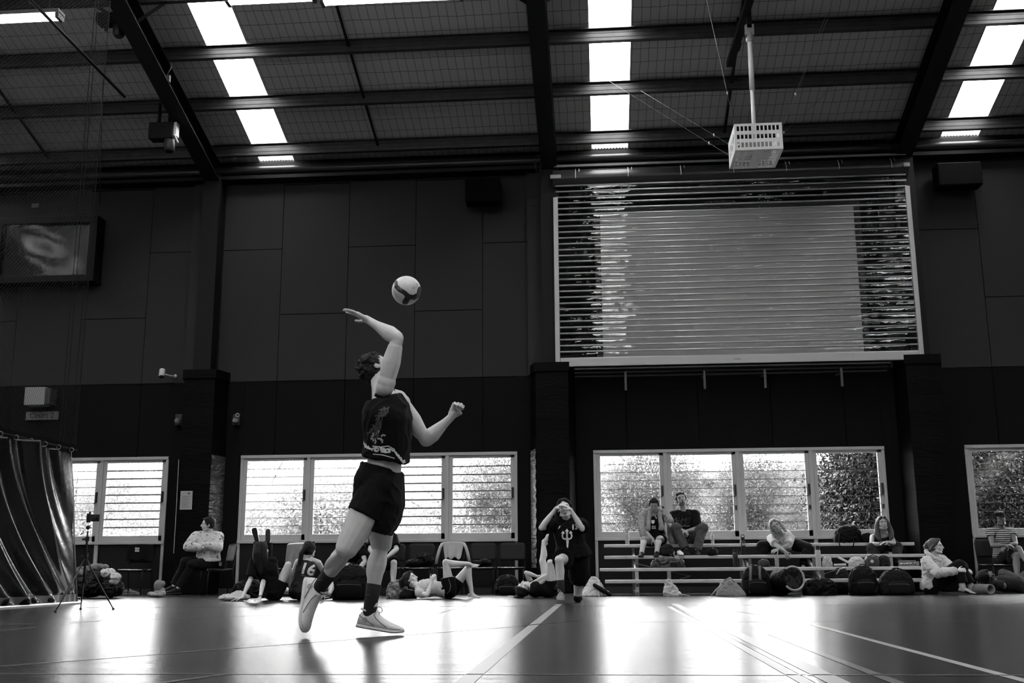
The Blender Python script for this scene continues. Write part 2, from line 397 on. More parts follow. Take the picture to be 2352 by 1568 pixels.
# louvre windows
glass, nt, b = node_mat('louvre_glass')
out = nt.nodes['Material Output']; tr = N(nt, 'ShaderNodeBsdfTransparent'); tr.inputs[0].default_value = (.93, .93, .93, 1)
gl = N(nt, 'ShaderNodeBsdfGlossy'); gl.inputs['Roughness'].default_value = .08; ms = N(nt, 'ShaderNodeMixShader'); ms.inputs[0].default_value = .025
nt.links.new(tr.outputs[0], ms.inputs[1]); nt.links.new(gl.outputs[0], ms.inputs[2]); nt.links.new(ms.outputs[0], out.inputs[0])
blade_edge = M('louvre_blade_edge', .035, .4); blade_rail = M('louvre_rail', .22, .45)
def latch(b_, x, z):
    b_.box((x-.018, YW-.035, z-.10), (x+.018, YW+.0, z+.10)); b_.box((x-.04, YW-.04, z-.12), (x+.0, YW-.02, z-.105))
def window(k, thick, locks):
    c = xc(k); x0, x1 = c+WX0, c+WX1; fb = B(); F0, F1 = YW-.03, YW+.09; pw = (x1-x0)/4
    for i in range(5):
        xm = x0+pw*i; a, bb = (xm, xm+.055) if i == 0 else ((xm-.055, xm) if i == 4 else (xm-.035, xm+.035))
        fb.box((a, F0, 0), (bb, F1, WZ1)) if i < 5 else None
    fb.box((x0, F0-.01, WZ1-.06), (x1, F1, WZ1)); fb.box((x0, F0-.02, WZ0-.0), (x1, F1, WZ0+.055)); 
    fr = fb.build(window_name(), frame_m, None, False, .006, {'kind': 'structure'})
    sash = B(); gb = B(); eb = B(); rb = B(); lb = B()
    for i in range(4):
        a, bb = x0+pw*i+(.055 if i == 0 else .035), x0+pw*(i+1)-(.055 if i == 3 else .035)
        z0, z1 = WZ0+.055, WZ1-.06; S = .075
        sash.box((a, YW-.006, z0), (a+S, YW+.06, z1)); sash.box((bb-S, YW, z0), (bb, YW+.06, z1)); sash.box((a, YW, z0), (bb, YW+.06, z0+.11)); sash.box((a, YW, z1-.05), (bb, YW+.06, z1))
        ga, gb_, gz0, gz1 = a+S, bb-S, z0+.11, z1-.05; n = 9; h = (gz1-gz0)/n
        for j in range(n):
            zc = gz0+h*(j+.5); t = .010 if thick[i] else .006; tilt = .035 if thick[i] else .022
            gb.add([(ga, YW+.03-tilt, zc-h*.52), (gb_, YW+.03-tilt, zc-h*.52), (gb_, YW+.03+tilt, zc+h*.52), (ga, YW+.03+tilt, zc+h*.52)], [(0,1,2,3)])
            if j:
                zb = gz0+h*j
                if thick[i]: rb.box((ga, YW-.02, zb-.012), (gb_, YW+.03, zb+.006)); eb.box((ga, YW-.022, zb-.003), (gb_, YW-.019, zb+.001)); rb.box((ga, YW+.03, zb+.006), (gb_, YW+.05, zb+.016))
                else: eb.box((ga, YW+.0, zb-.0045), (gb_, YW+.035, zb+.0045))
        for j in range(n): eb.bar((ga+.004, YW-.005, gz0+h*j+.02), (ga+.035, YW-.005, gz0+h*j), .004, .004)
        latch(lb, bb-S*.45, 1.83)
        if locks: lb.lathe((bb-S*.45, YW-.035, 1.53), (0, 1, 0), [(0, .018), (.04, .02)], 12); lb.box((bb-S*.45-.015, YW-.02, 1.47), (bb-S*.45+.015, YW, 1.55))
    sash.build('window_sash', frame_m, fr, False, .005); gb.build('louvre_glass', glass, fr); eb.build('louvre_blade_edges', blade_edge, fr); 
    if rb.v: rb.build('louvre_rails', blade_rail, fr)
    lb.build('window_latch', black_pl, fr)
    ib = B(); ib.box((x0+.05, YW+.01, 0), (x1-.05, YW+.05, WZ0)); ib.build('infill_panel', dark_panel, fr)
for k in KS:
    window(k, {-2: (0,0,0,1), -1: (0,0,1,1), 0: (0,0,0,0), 1: (0,0,0,0)}.get(k, (0,1,0,0)), k >= 0)

# padded column bases
def pad_mat(name, v, rough, ws):
    mt, nt, b = node_mat(name); b.inputs['Base Color'].default_value = (v, v, v, 1); b.inputs['Roughness'].default_value = rough
    tc = N(nt, 'ShaderNodeTexCoord'); mp = N(nt, 'ShaderNodeMapping'); mp.inputs['Scale'].default_value = (1.2, 1.2, 5); mp.inputs['Rotation'].default_value = (0, .35, 0)
    n = N(nt, 'ShaderNodeTexNoise'); n.inputs['Scale'].default_value = 2.2; n.inputs['Detail'].default_value = 3; n.inputs['Distortion'].default_value = 1.2
    bp = N(nt, 'ShaderNodeBump'); bp.inputs['Strength'].default_value = ws; bp.inputs['Distance'].default_value = .12
    nt.links.new(tc.outputs['Object'], mp.inputs[0]); nt.links.new(mp.outputs[0], n.inputs['Vector']); nt.links.new(n.outputs['Fac'], bp.inputs['Height']); nt.links.new(bp.outputs[0], b.inputs['Normal'])
    return mt
vinyl = pad_mat('black_padding_vinyl', .002, .6, .10); vinyl.node_tree.nodes['Principled BSDF'].inputs['Specular IOR Level'].default_value = .08; vinyl_lit = pad_mat('window_lit_pale_vinyl', .22, .38, 1.0)
where = {-3: 'far left beyond the curtain', -2: 'second from the far left', -1: 'with a notice sheet on its front', 0: 'behind the kneeling player', 1: 'right of the bleachers', 2: 'at the far right of the hall'}
for k in range(-1, 2):
    c = xc(k)
    t = thing('column_padding', 'black vinyl crash padding round column, '+where[k], 'padding', (c, 20.0, 0), 'padded column bases')
    g = B(); n = 30
    for i in range(n):
        z0, z1 = 4.15*i/n, 4.15*(i+1)/n; 
    def sec(z, gr=0):
        a, bw = .30+gr, .42+gr
        return [(c-bw, 20.28, z), (c-a, 19.86-gr, z), (c-a*.4, 19.85-gr, z), (c+a*.4, 19.85-gr, z), (c+a, 19.86-gr, z), (c+bw, 20.28, z)]
    g.rings([sec(.02+z*4.03/14, .008*(z % 2)) for z in range(15)]); g.build('padding', vinyl, t)
    g = B(); g.rings([sec(4.05, .03), sec(4.22, .03)]); g.build('top_cap', vinyl, t)
    if k == -1:  # lighter grey on the right wing paints in the window light
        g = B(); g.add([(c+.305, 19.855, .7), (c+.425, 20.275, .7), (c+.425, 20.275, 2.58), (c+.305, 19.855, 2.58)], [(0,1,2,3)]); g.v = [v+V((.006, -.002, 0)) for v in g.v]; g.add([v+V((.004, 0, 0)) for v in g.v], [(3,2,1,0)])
        g.build('lit_side_panel', pad_mat('window_lit_grey_vinyl', .06, .3, 1.0), t)['label'] = 'creased glossy side panel, window light painted in as grey'
        g = B(); g.tube([(c-.315, 19.85, .75), (c-.31, 19.845, 1.5), (c-.32, 19.85, 2.5)], .006, 6); g.build('lit_edge_line', M('lit_edge_pale', .4, .4), t)  # pale tube paints the bright window-lit edge of the left wing
    if k == 0:  # pale tone on the left wing paints in light from the window beside it
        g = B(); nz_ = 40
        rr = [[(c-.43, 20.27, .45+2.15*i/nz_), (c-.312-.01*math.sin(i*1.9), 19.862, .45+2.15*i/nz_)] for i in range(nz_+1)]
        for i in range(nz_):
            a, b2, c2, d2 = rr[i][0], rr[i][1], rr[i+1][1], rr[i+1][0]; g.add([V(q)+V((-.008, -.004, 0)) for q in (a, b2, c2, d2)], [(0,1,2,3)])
        g.build('lit_side_panel', vinyl_lit, t)['label'] = 'creased vinyl side panel, window light painted in as a pale tone'
# ============================================================ OUTSIDE
g = B(); g.add([(-90, YW+.5, -.15), (90, YW+.5, -.15), (90, 130, -.15), (-90, 130, -.15)], [(0,1,2,3)]); struct('ground', g, M('lawn', .10, .9, noise_amt=.3, nscale=2))
def hillside(x0, x1, y, h, v, seed, label):
    nx, nz_ = 160, 40; vv = []
    for i in range(nx+1):
        for j in range(nz_+1):
            u, w_ = i/nx, j/nz_; x = x0+(x1-x0)*u; top = h*(1+.10*noise.noise(V((x*.13, seed, 0)))+.07*noise.noise(V((x*.5, seed, 3)))); z = -.15+(top+.15)*w_
            vv.append((x, y+w_*9+1.2*noise.noise(V((x*.45, z*.9, seed)))+.5*noise.noise(V((x*1.6, z*2.5, seed))), z))
    g = B(); g.add(vv, [(i*(nz_+1)+j, (i+1)*(nz_+1)+j, (i+1)*(nz_+1)+j+1, i*(nz_+1)+j+1) for i in range(nx) for j in range(nz_)])
    mt, nt, b = node_mat('hillside_scrub_%d' % seed); b.inputs['Roughness'].default_value = 1; b.inputs['Specular IOR Level'].default_value = 0
    tc = N(nt, 'ShaderNodeTexCoord'); n = N(nt, 'ShaderNodeTexNoise'); n.inputs['Scale'].default_value = 1.1; n.inputs['Detail'].default_value = 9; n.inputs['Roughness'].default_value = .68; r = N(nt, 'ShaderNodeMapRange'); r.inputs[1].default_value = .36; r.inputs[2].default_value = .64; r.inputs[3].default_value = v*.55; r.inputs[4].default_value = v*1.35
    nt.links.new(tc.outputs['Object'], n.inputs['Vector']); nt.links.new(n.outputs['Fac'], r.inputs[0]); nt.links.new(r.outputs[0], b.inputs['Base Color'])
    o = g.build('hillside', mt, None, 'all'); return tag(o, label, 'hill', None, 'stuff')
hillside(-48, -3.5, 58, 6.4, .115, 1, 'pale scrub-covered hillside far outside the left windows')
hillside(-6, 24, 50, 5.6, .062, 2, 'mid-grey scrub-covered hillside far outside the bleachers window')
def leaf_cloud(name, blobs, n, size, mat, parent, seed):
    rng = np.random.default_rng(seed); out = []
    tot = sum(b[3]*b[4]*b[5] for b in blobs)
    for (cx, cy, cz, rx, ry, rz) in blobs:
        k = int(n*rx*ry*rz/tot); d = rng.normal(size=(k, 3)); d /= np.linalg.norm(d, axis=1)[:, None]; rr = rng.uniform(.35, 1, (k, 1))**.5
        out.append(np.array([cx, cy, cz])+d*rr*np.array([rx, ry, rz])*(1+.12*rng.normal(size=(k, 1))))
    P = np.concatenate(out); k = len(P); P[:, 2] = np.maximum(P[:, 2], .05)
    a = rng.normal(size=(k, 3)); a /= np.linalg.norm(a, axis=1)[:, None]; b_ = np.cross(a, rng.normal(size=(k, 3))); b_ /= np.linalg.norm(b_, axis=1)[:, None]
    s = size*rng.uniform(.5, 1.3, (k, 1)); Q = np.stack([P-a*s, P+b_*s*.45, P+a*s, P-b_*s*.45], 1).reshape(-1, 3)
    me = bpy.data.meshes.new(name); me.vertices.add(4*k); me.vertices.foreach_set('co', Q.astype('f').ravel()); me.loops.add(4*k); me.loops.foreach_set('vertex_index', np.arange(4*k))
    me.polygons.add(k); me.polygons.foreach_set('loop_start', np.arange(k)*4); me.polygons.foreach_set('loop_total', np.full(k, 4)); me.update(); me.validate(); me.materials.append(mat)
    return link(name, me, parent)
pale1 = M('overexposed_foliage', .30, .7, noise_amt=.6, nscale=.8); pale2 = M('mid_foliage', .12, .7, noise_amt=.6, nscale=.9); darkf = M('shaded_foliage', .008, .5, noise_amt=.7, nscale=3); bark = M('bark', .05, .9)  # leaf colours hold overexposure in the pale trees, shade in the dark ones
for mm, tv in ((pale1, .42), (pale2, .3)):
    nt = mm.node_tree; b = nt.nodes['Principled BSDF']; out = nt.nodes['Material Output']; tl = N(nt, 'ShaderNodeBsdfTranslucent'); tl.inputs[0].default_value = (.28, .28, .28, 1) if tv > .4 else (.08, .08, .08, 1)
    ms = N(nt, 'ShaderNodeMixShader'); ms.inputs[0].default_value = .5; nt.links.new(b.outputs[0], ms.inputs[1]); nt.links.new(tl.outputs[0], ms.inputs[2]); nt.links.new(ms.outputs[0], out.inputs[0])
def tree(x, y, h, wd, mat, label, n, size, seed, group, low=.12, trunk=True):
    t = thing('tree', label, 'tree', (x, y, 0), group); rnd = random.Random(seed); bl = []
    for i in range(9):
        a = rnd.uniform(0, 2*PI); r = rnd.uniform(0, .55)*wd/2; zc = h*(low+rnd.uniform(.1, .75)*(1-low)); rr = wd*rnd.uniform(.2, .32)
        bl.append((x+r*math.cos(a), y+r*math.sin(a)*.7, zc, rr, rr*.8, min(rr*.75, h*.3)))
    leaf_cloud('foliage', bl, n, size, mat, t, seed)
    g = B(); g.bone((x, y, -.15), (x, y, h*.5), [(0, .16*h/6), (1, .08*h/6)])
    for i in range(7):
        b0 = bl[i]; g.bone((x, y, h*rnd.uniform(.15, .4)), (b0[0], b0[1], b0[2]), [(0, .06*h/6), (1, .02)])
    g.build('trunk', bark, t, 'all')
G1 = 'pale trees across the lawn'
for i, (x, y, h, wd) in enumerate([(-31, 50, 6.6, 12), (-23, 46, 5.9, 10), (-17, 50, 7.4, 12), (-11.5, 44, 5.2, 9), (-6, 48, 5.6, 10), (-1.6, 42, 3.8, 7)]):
    tree(x, y, h, wd, pale1, 'pale overexposed tree across the lawn, '+['beyond the curtain edge', 'in the pane behind the tripod', 'behind the left window by the column', 'behind the first pane of the middle window', 'right of the server beyond the louvres', 'low, in the last pane of the middle window'][i], 30000, .075, 20+i, G1)
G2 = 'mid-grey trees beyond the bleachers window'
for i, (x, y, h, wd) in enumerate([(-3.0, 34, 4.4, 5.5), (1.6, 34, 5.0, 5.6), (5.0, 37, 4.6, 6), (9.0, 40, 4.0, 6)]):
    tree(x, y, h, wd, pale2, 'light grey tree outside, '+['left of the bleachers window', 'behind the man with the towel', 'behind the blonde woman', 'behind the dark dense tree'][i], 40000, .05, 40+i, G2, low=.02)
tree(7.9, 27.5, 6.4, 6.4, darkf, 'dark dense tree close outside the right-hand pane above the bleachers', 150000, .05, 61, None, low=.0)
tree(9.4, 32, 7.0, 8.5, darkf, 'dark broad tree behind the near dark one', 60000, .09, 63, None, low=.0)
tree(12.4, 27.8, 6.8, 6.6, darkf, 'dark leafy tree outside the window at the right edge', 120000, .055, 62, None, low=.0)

# ============================================================ ROLLER SHUTTER AND SCREEN
YS = 19.86
sx0, sx1, sz0, sz1 = at(1276, 843, YS).x, at(2123, 825, YS).x, at(1276, 843, YS).z, at(1272, 454, YS).z
t = thing('roller_shutter', 'wide see-through roller shutter of horizontal rods high on the wall over the bleachers', 'shutter', ((sx0+sx1)/2, YS, sz0))
alu = M('brushed_aluminium', .42, .35, metal=.35)
g = B(); g.box((sx0, YS-.03, sz0), (sx0+.09, YS+.05, sz1)); g.build('side_rail', alu, t, False, .006)
g = B(); g.box((sx1-.09, YS-.03, sz0), (sx1, YS+.05, sz1)); g.build('side_rail', alu, t, False, .006)
g = B(); g.box((sx0+.09, YS-.025, sz0), (sx1-.09, YS+.03, sz0+.17)); g.build('bottom_bar', alu, t, False, .01)
lg = text_mesh('roller', .06); lg.transform(Matrix.Translation(((sx0+sx1)/2, YS-.03, sz0+.08)) @ Matrix.Rotation(PI/2, 4, 'X')); lg.materials.append(M('faint_print', .12)); link('maker_badge', lg, t)
nr = 27; ph = (sz1-sz0-.17)/nr
g = B()
for i in range(1, nr+3): g.tube([(sx0+.05, YS, sz0+.17+ph*i), (sx1-.05, YS, sz0+.17+ph*i)], .017, 8)
g.build('rods', M('shutter_rod', .5, .3, metal=.2), t, 'all')
mt, nt, b = node_mat('clear_shutter_curtain'); out = nt.nodes['Material Output']
tc = N(nt, 'ShaderNodeTexCoord'); mp = N(nt, 'ShaderNodeMapping'); mp.inputs['Scale'].default_value = (1, 1, 6)
n1 = N(nt, 'ShaderNodeTexNoise'); n1.inputs['Scale'].default_value = 1.6; n1.inputs['Detail'].default_value = 2; nt.links.new(tc.outputs['Object'], mp.inputs[0]); nt.links.new(mp.outputs[0], n1.inputs['Vector'])
bp = N(nt, 'ShaderNodeBump'); bp.inputs['Strength'].default_value = .6; bp.inputs['Distance'].default_value = .06; nt.links.new(n1.outputs['Fac'], bp.inputs['Height'])
tr = N(nt, 'ShaderNodeBsdfTransparent'); tr.inputs[0].default_value = (.9, .9, .9, 1); gl = N(nt, 'ShaderNodeBsdfGlossy'); gl.inputs['Roughness'].default_value = .02; nt.links.new(bp.outputs[0], gl.inputs['Normal'])
ms = N(nt, 'ShaderNodeMixShader'); ms.inputs[0].default_value = .06; nt.links.new(tr.outputs[0], ms.inputs[1]); nt.links.new(gl.outputs[0], ms.inputs[2]); nt.links.new(ms.outputs[0], out.inputs[0])
g = B()
for i in range(nr+2):        # each clear strip bows gently between its two rods
    z0 = sz0+.17+ph*i; pr = [(0, 0), (.25, .014), (.5, .02), (.75, .012), (1, 0)]
    for (a, da), (b2, db) in zip(pr[:-1], pr[1:]):
        g.add([(sx0+.06, YS-da, z0+ph*a), (sx1-.06, YS-da, z0+ph*a), (sx1-.06, YS-db, z0+ph*b2), (sx0+.06, YS-db, z0+ph*b2)], [(0,1,2,3)])
g.build('clear_panels', mt, t, 'all')
zt = at(1400, 405, YS).z
g = B(); g.lathe((sx0, YS+.12, zt), (1, 0, 0), [(0, .2), (sx1-sx0, .2)], 28)
drum = g.build('drum', M('rolled_clear_sheet', .02, .25), t, True)
for i in range(7):
    x = at(1322+121*i, 410, YS).x
    for dx in (0, .07):
        g = B(); g.tube([(x+dx, YS+.12-.206*math.cos(a), zt+.206*math.sin(a)) for a in np.linspace(-.2 if dx == 0 else .5, 1.1, 8)], .008, 6); g.build('clip', M('clip_metal', .5, .3, metal=.4), t)
for ax0, ax1 in ((sx0-.05, sx0+.16), (sx1-.1, sx1+.02)): g = B(); g.box((ax0, YS-.1, zt-.04), (ax1, YS-.06, zt+.04)); g.build('motor_bracket', M('bracket_grey', .3, .4), t, False, .01)
g = B(); g.box((sx0+.02, YS-.02, at(1400, 378, YS).z-.02), (sx1-.02, YS+.03, at(1400, 378, YS).z+.02)); g.build('head_rail', M('dull_alu', .14, .4, metal=.2), t)
# projection screen behind it
Yp = 20.22; a_, b_, c_, d_ = at(1386, 826, Yp), at(1985, 815, Yp), at(1957, 474, Yp), at(1383, 487, Yp)
x0, x1, z0, z1 = a_.x, b_.x, a_.z, (c_.z+d_.z)/2
t = thing('projection_screen', 'large pale grey projection screen with black border behind the shutter', 'screen', ((x0+x1)/2, Yp, z0))
g = B(); g.box((x0, Yp-.01, z0-.1), (x1, Yp, z1)); g.build('screen_surface', M('screen_fabric', .62, .8), t)
g = B()
for lo, hi in (((x0-.12, z0-.1), (x0, z1+.12)), ((x1, z0-.1), (x1+.12, z1+.12)), ((x0, z1), (x1, z1+.12))): g.box((lo[0], Yp-.02, lo[1]), (hi[0], Yp, hi[1]))
g.build('border', black_pl, t)
g = B(); g.box((sx0+.3, Yp-.12, z1+.3), (sx1-.4, Yp, z1+.48)); g.build('screen_case', black_pl, t)
# louvred ledge under the shutter
t = thing('ledge_rack', 'long dark slatted ledge on brackets under the roller shutter', 'ledge', ((sx0+sx1)/2, 20.1, 4.0))
for i, (yy_, zz_) in enumerate(((19.82, 4.08), (19.95, 4.03), (20.08, 3.98))):
    g = B(); g.box((sx0+.35, yy_, zz_-.015), (sx1-.62, yy_+.07, zz_+.01)); g.build('slat', M('dull_rail', .035, .5), t)
for px in (1437, 1618, 1757, 1933):
    x = at(px, 880, 19.9).x; g = B(); g.box((x-.02, 19.84, 3.66), (x+.02, 19.88, 4.0)); g.bar((x, 19.86, 3.9), (x, 20.28, 3.95), .03, .03); g.build('bracket', M('dull_bracket', .07, .5), t)

# ============================================================ PROJECTOR CAGE
t = thing('projector_cage', 'white perforated steel projector cage hanging from the roof on a white pole', 'projector', (2.58, 16.4, 6.77))
cm = M('white_powder_coat', .85, .45)
def holed(b, o, ux, uy, W, H, holes, th):
    """sheet with rectangular slots cut through (real openings)"""
    xs = sorted({0, W, *[h[0] for h in holes], *[h[2] for h in holes]}); zs = sorted({0, H, *[h[1] for h in holes], *[h[3] for h in holes]})
    n = V(ux).cross(V(uy))*th
    for i in range(len(xs)-1):
        for j in range(len(zs)-1):
            mx_, mz_ = (xs[i]+xs[i+1])/2, (zs[j]+zs[j+1])/2
            if any(h[0] < mx_ < h[2] and h[1] < mz_ < h[3] for h in holes): continue
            q = [V(o)+V(ux)*a+V(uy)*c for a, c in ((xs[i], zs[j]), (xs[i+1], zs[j]), (xs[i+1], zs[j+1]), (xs[i], zs[j+1]))]
            b.add(q+[p+n for p in q], [(0,1,2,3), (4,7,6,5), (0,4,5,1), (1,5,6,2), (2,6,7,3), (3,7,4,0)])
cx0, cx1, cy0, cy1, cz0, cz1 = 2.22, 2.95, 16.0, 16.8, 6.77, 7.21
rows = [(.05, .13), (.19, .26), (.32, .40)]; hs = [(.035+.061*i, r[0], .035+.061*i+.04, r[1]) for i in range(11) for r in rows]
g = B(); holed(g, (cx0, cy0, cz0), (1, 0, 0), (0, 0, 1), .73, .44, hs, -.004); g.build('front_plate', cm, t)
g = B(); holed(g, (cx0, cy1, cz0), (1, 0, 0), (0, 0, 1), .73, .44, hs, -.004); g.build('rear_plate', cm, t)
hb = [(x, .06+.065*i, x+.11, .06+.065*i+.035) for x in (.05, .18, .45, .58) for i in range(11)]
g = B(); holed(g, (cx0, cy0, cz0), (1, 0, 0), (0, 1, 0), .73, .8, hb, .004); g.build('base_plate', cm, t)
for x in (cx0, cx1):
    g = B(); holed(g, (x, cy0, cz0), (0, 1, 0), (0, 0, 1), .8, .44, [(.1+.1*i, .12, .16+.1*i, .32) for i in range(6)], .004); g.build('side_plate', cm, t)
g = B(); g.box((cx0+.12, cy0+.15, cz0+.08), (cx1-.12, cy1-.15, cz0+.26)); g.lathe(((cx0+cx1)/2, cy1-.16, cz0+.17), (0, 1, 0), [(0, .05), (.08, .045)], 16); g.build('projector', M('projector_body', .25, .4), t, False, .02)
ptop = at(1720, 92, 16.4)
g = B(); g.tube([(2.585, 16.4, cz0+.26), (2.59, 16.4, 7.95)], .032, 14); g.tube([(2.59, 16.4, 7.95), (2.6, 16.4, ptop.z)], .042, 14); g.build('pole', M('white_pole', .88, .35), t, 'all')
g = B(); g.lathe((2.6, 16.4, ptop.z-.04), (0, 0, 1), [(0, .055), (.06, .07), (.09, .05), (.16, .05)], 14); g.box((2.53, 16.36, ptop.z+.08), (2.67, 16.44, ptop.z+.26)); g.build('pole_clamp', alu, t, True)
g = B(); g.bar((2.62, 15.6, zr(15.6)-.55), (2.42, 17.6, zr(17.6)-.42), .12, .1); g.box((2.56, 16.36, ptop.z+.2), (2.64, 16.44, zr(16.4)-.3)); g.box((2.5, 17.0, zr(17.1)-.5), (2.55, 17.25, zr(17.1))); g.build('mounting_arm', steel, t)
t2 = thing('stay_wires', 'thin steel stay wires running from the roof down to the projector cage', 'wire', (2.6, 16.4, 7.2))
for a, b2 in (((cx0, cy0, cz1), (1.5, 14.6, zr(14.6)-.3)), ((cx0, cy1, cz1), (.9, 18.3, zr(18.3)-.3)), ((cx1, cy0, cz1-.1), (4.2, 14.3, zr(14.3)-.3)), ((cx1, cy0+.04, cz1-.1), (4.3, 14.3, zr(14.3)-.3)), ((cx1, cy1, cz1), (4.4, 18.3, zr(18.3)-.3)), ((cx0, cy1, cz1-.2), (.3, 18.0, zr(18.0)-.3))):
    g = B(); g.tube([a, b2], .0028, 5); g.build('wire', M('wire_steel', .3, .3, metal=.5), t2)
    c_ = V(a)*.85+V(b2)*.15; g = B(); g.ell(c_, (.012,0,0), (0,.012,0), (0,0,.03), 6); g.build('turnbuckle', alu, t2)

# ============================================================ FLUORESCENT BATTENS
lampm, nt, b = node_mat('lit_fluorescent_tube'); b.inputs['Emission Color'].default_value = (1, 1, 1, 1); b.inputs['Emission Strength'].default_value = 20; b.inputs['Base Color'].default_value = (.8, .8, .8, 1)
def batten(x0, x1, y, z, label):
    t = thing('fluorescent_light', label, 'light', ((x0+x1)/2, y, z), 'fluorescent lights under the roof')
    g = B(); g.box((x0, y-.1, z+.03), (x1, y+.1, z+.09)); g.build('housing', M('batten_housing', .1, .5), t)
    for dy in (-.05, .05):
        g = B(); g.tube([(x0+.05, y+dy, z), (x1-.05, y+dy, z)], .03, 10); g.build('tube', lampm, t, 'all')
    for x in (x0, x1-.05):
        g = B(); g.box((x, y-.09, z-.05), (x+.05, y+.09, z+.05)); g.build('end_cap', M('lamp_cap', .05, .5), t)
    for x in (x0+.2, x1-.2):
        g = B(); g.tube([(x, y, z+.09), (x, y, zr(y)-.2)], .004, 5); g.build('suspension_wire', steel, t)
batten(-5.28, -3.96, 14, 8.57, 'lit fluorescent batten at the top edge, left one of the end-to-end pair')
batten(-3.87, -1.80, 14, 8.49, 'lit fluorescent batten at the top edge, right one of the end-to-end pair')
batten(-10.6, -7.78, 14, 8.45, 'lit fluorescent batten at the top left corner beyond the dividing net')
LOG = []
# ============================================================ PEOPLE BUILDER
skin = M('skin', .55, .5, noise_amt=.05, nscale=20); skin_m_ = M('medium_skin', .30, .5, noise_amt=.05, nscale=20); skin_d = M('darker_skin', .13, .5, noise_amt=.05, nscale=20)
hair_b = M('black_hair', .004, .55, bump=.5, bscale=160, spec=.3); hair_br = M('brown_hair', .035, .45, noise_amt=.4, nscale=30, bump=.5, bscale=160); hair_bl = M('blonde_hair', .22, .45, noise_amt=.35, nscale=25, bump=.5, bscale=160)
eye_m = M('eye_dark', .02, .2); eye_w = M('eye_white', .6, .3); brow_m = M('eyebrow', .03, .7); lip_m = M('lips', .16, .5)
black_cl = M('black_cloth', .0035, .95, spec=.2, noise_amt=.2, nscale=9); dark_cl = M('charcoal_cloth', .012, .9, spec=.3, noise_amt=.2, nscale=9); jean = M('dark_denim', .05, .9, noise_amt=.2, nscale=14)
white_cl = M('white_cloth', .5, .85); pale_cl = M('pale_cloth', .5, .9, noise_amt=.08, nscale=12)
print_w = M('white_print', .75, .6); print_g = M('grey_print', .05, .6); sole_w = M('shoe_sole_white', .6, .5); shoe_w = M('white_shoe', .62, .55, noise_amt=.12, nscale=18); shoe_k = M('black_shoe', .006, .7, spec=.2); sole_k = M('black_sole', .01, .6); lace_m = M('shoe_lace', .5, .7)

def proj(p):
    d = V(p)-CAM; return (1176+FPX*d.dot(CR)/d.dot(fw), 784-FPX*d.dot(CU)/d.dot(fw))
def solve(parent, px, py, L, sign, scale=1.0):
    """point on the sight line at bone length L from its parent joint"""
    d = ray(px, py).normalized(); t0 = (parent-CAM).dot(d); q = CAM+d*t0; h = (q-parent).length
    if h >= L or sign == 0: return q
    return q+d*math.sqrt(L*L-h*h)*sign
LEN = dict(neck=.50, head=.20, sh=.185, hip=.095, elbow=.29, wrist=.255, knee=.44, ankle=.42)
def perp(v, ax): return (v-ax*v.dot(ax))

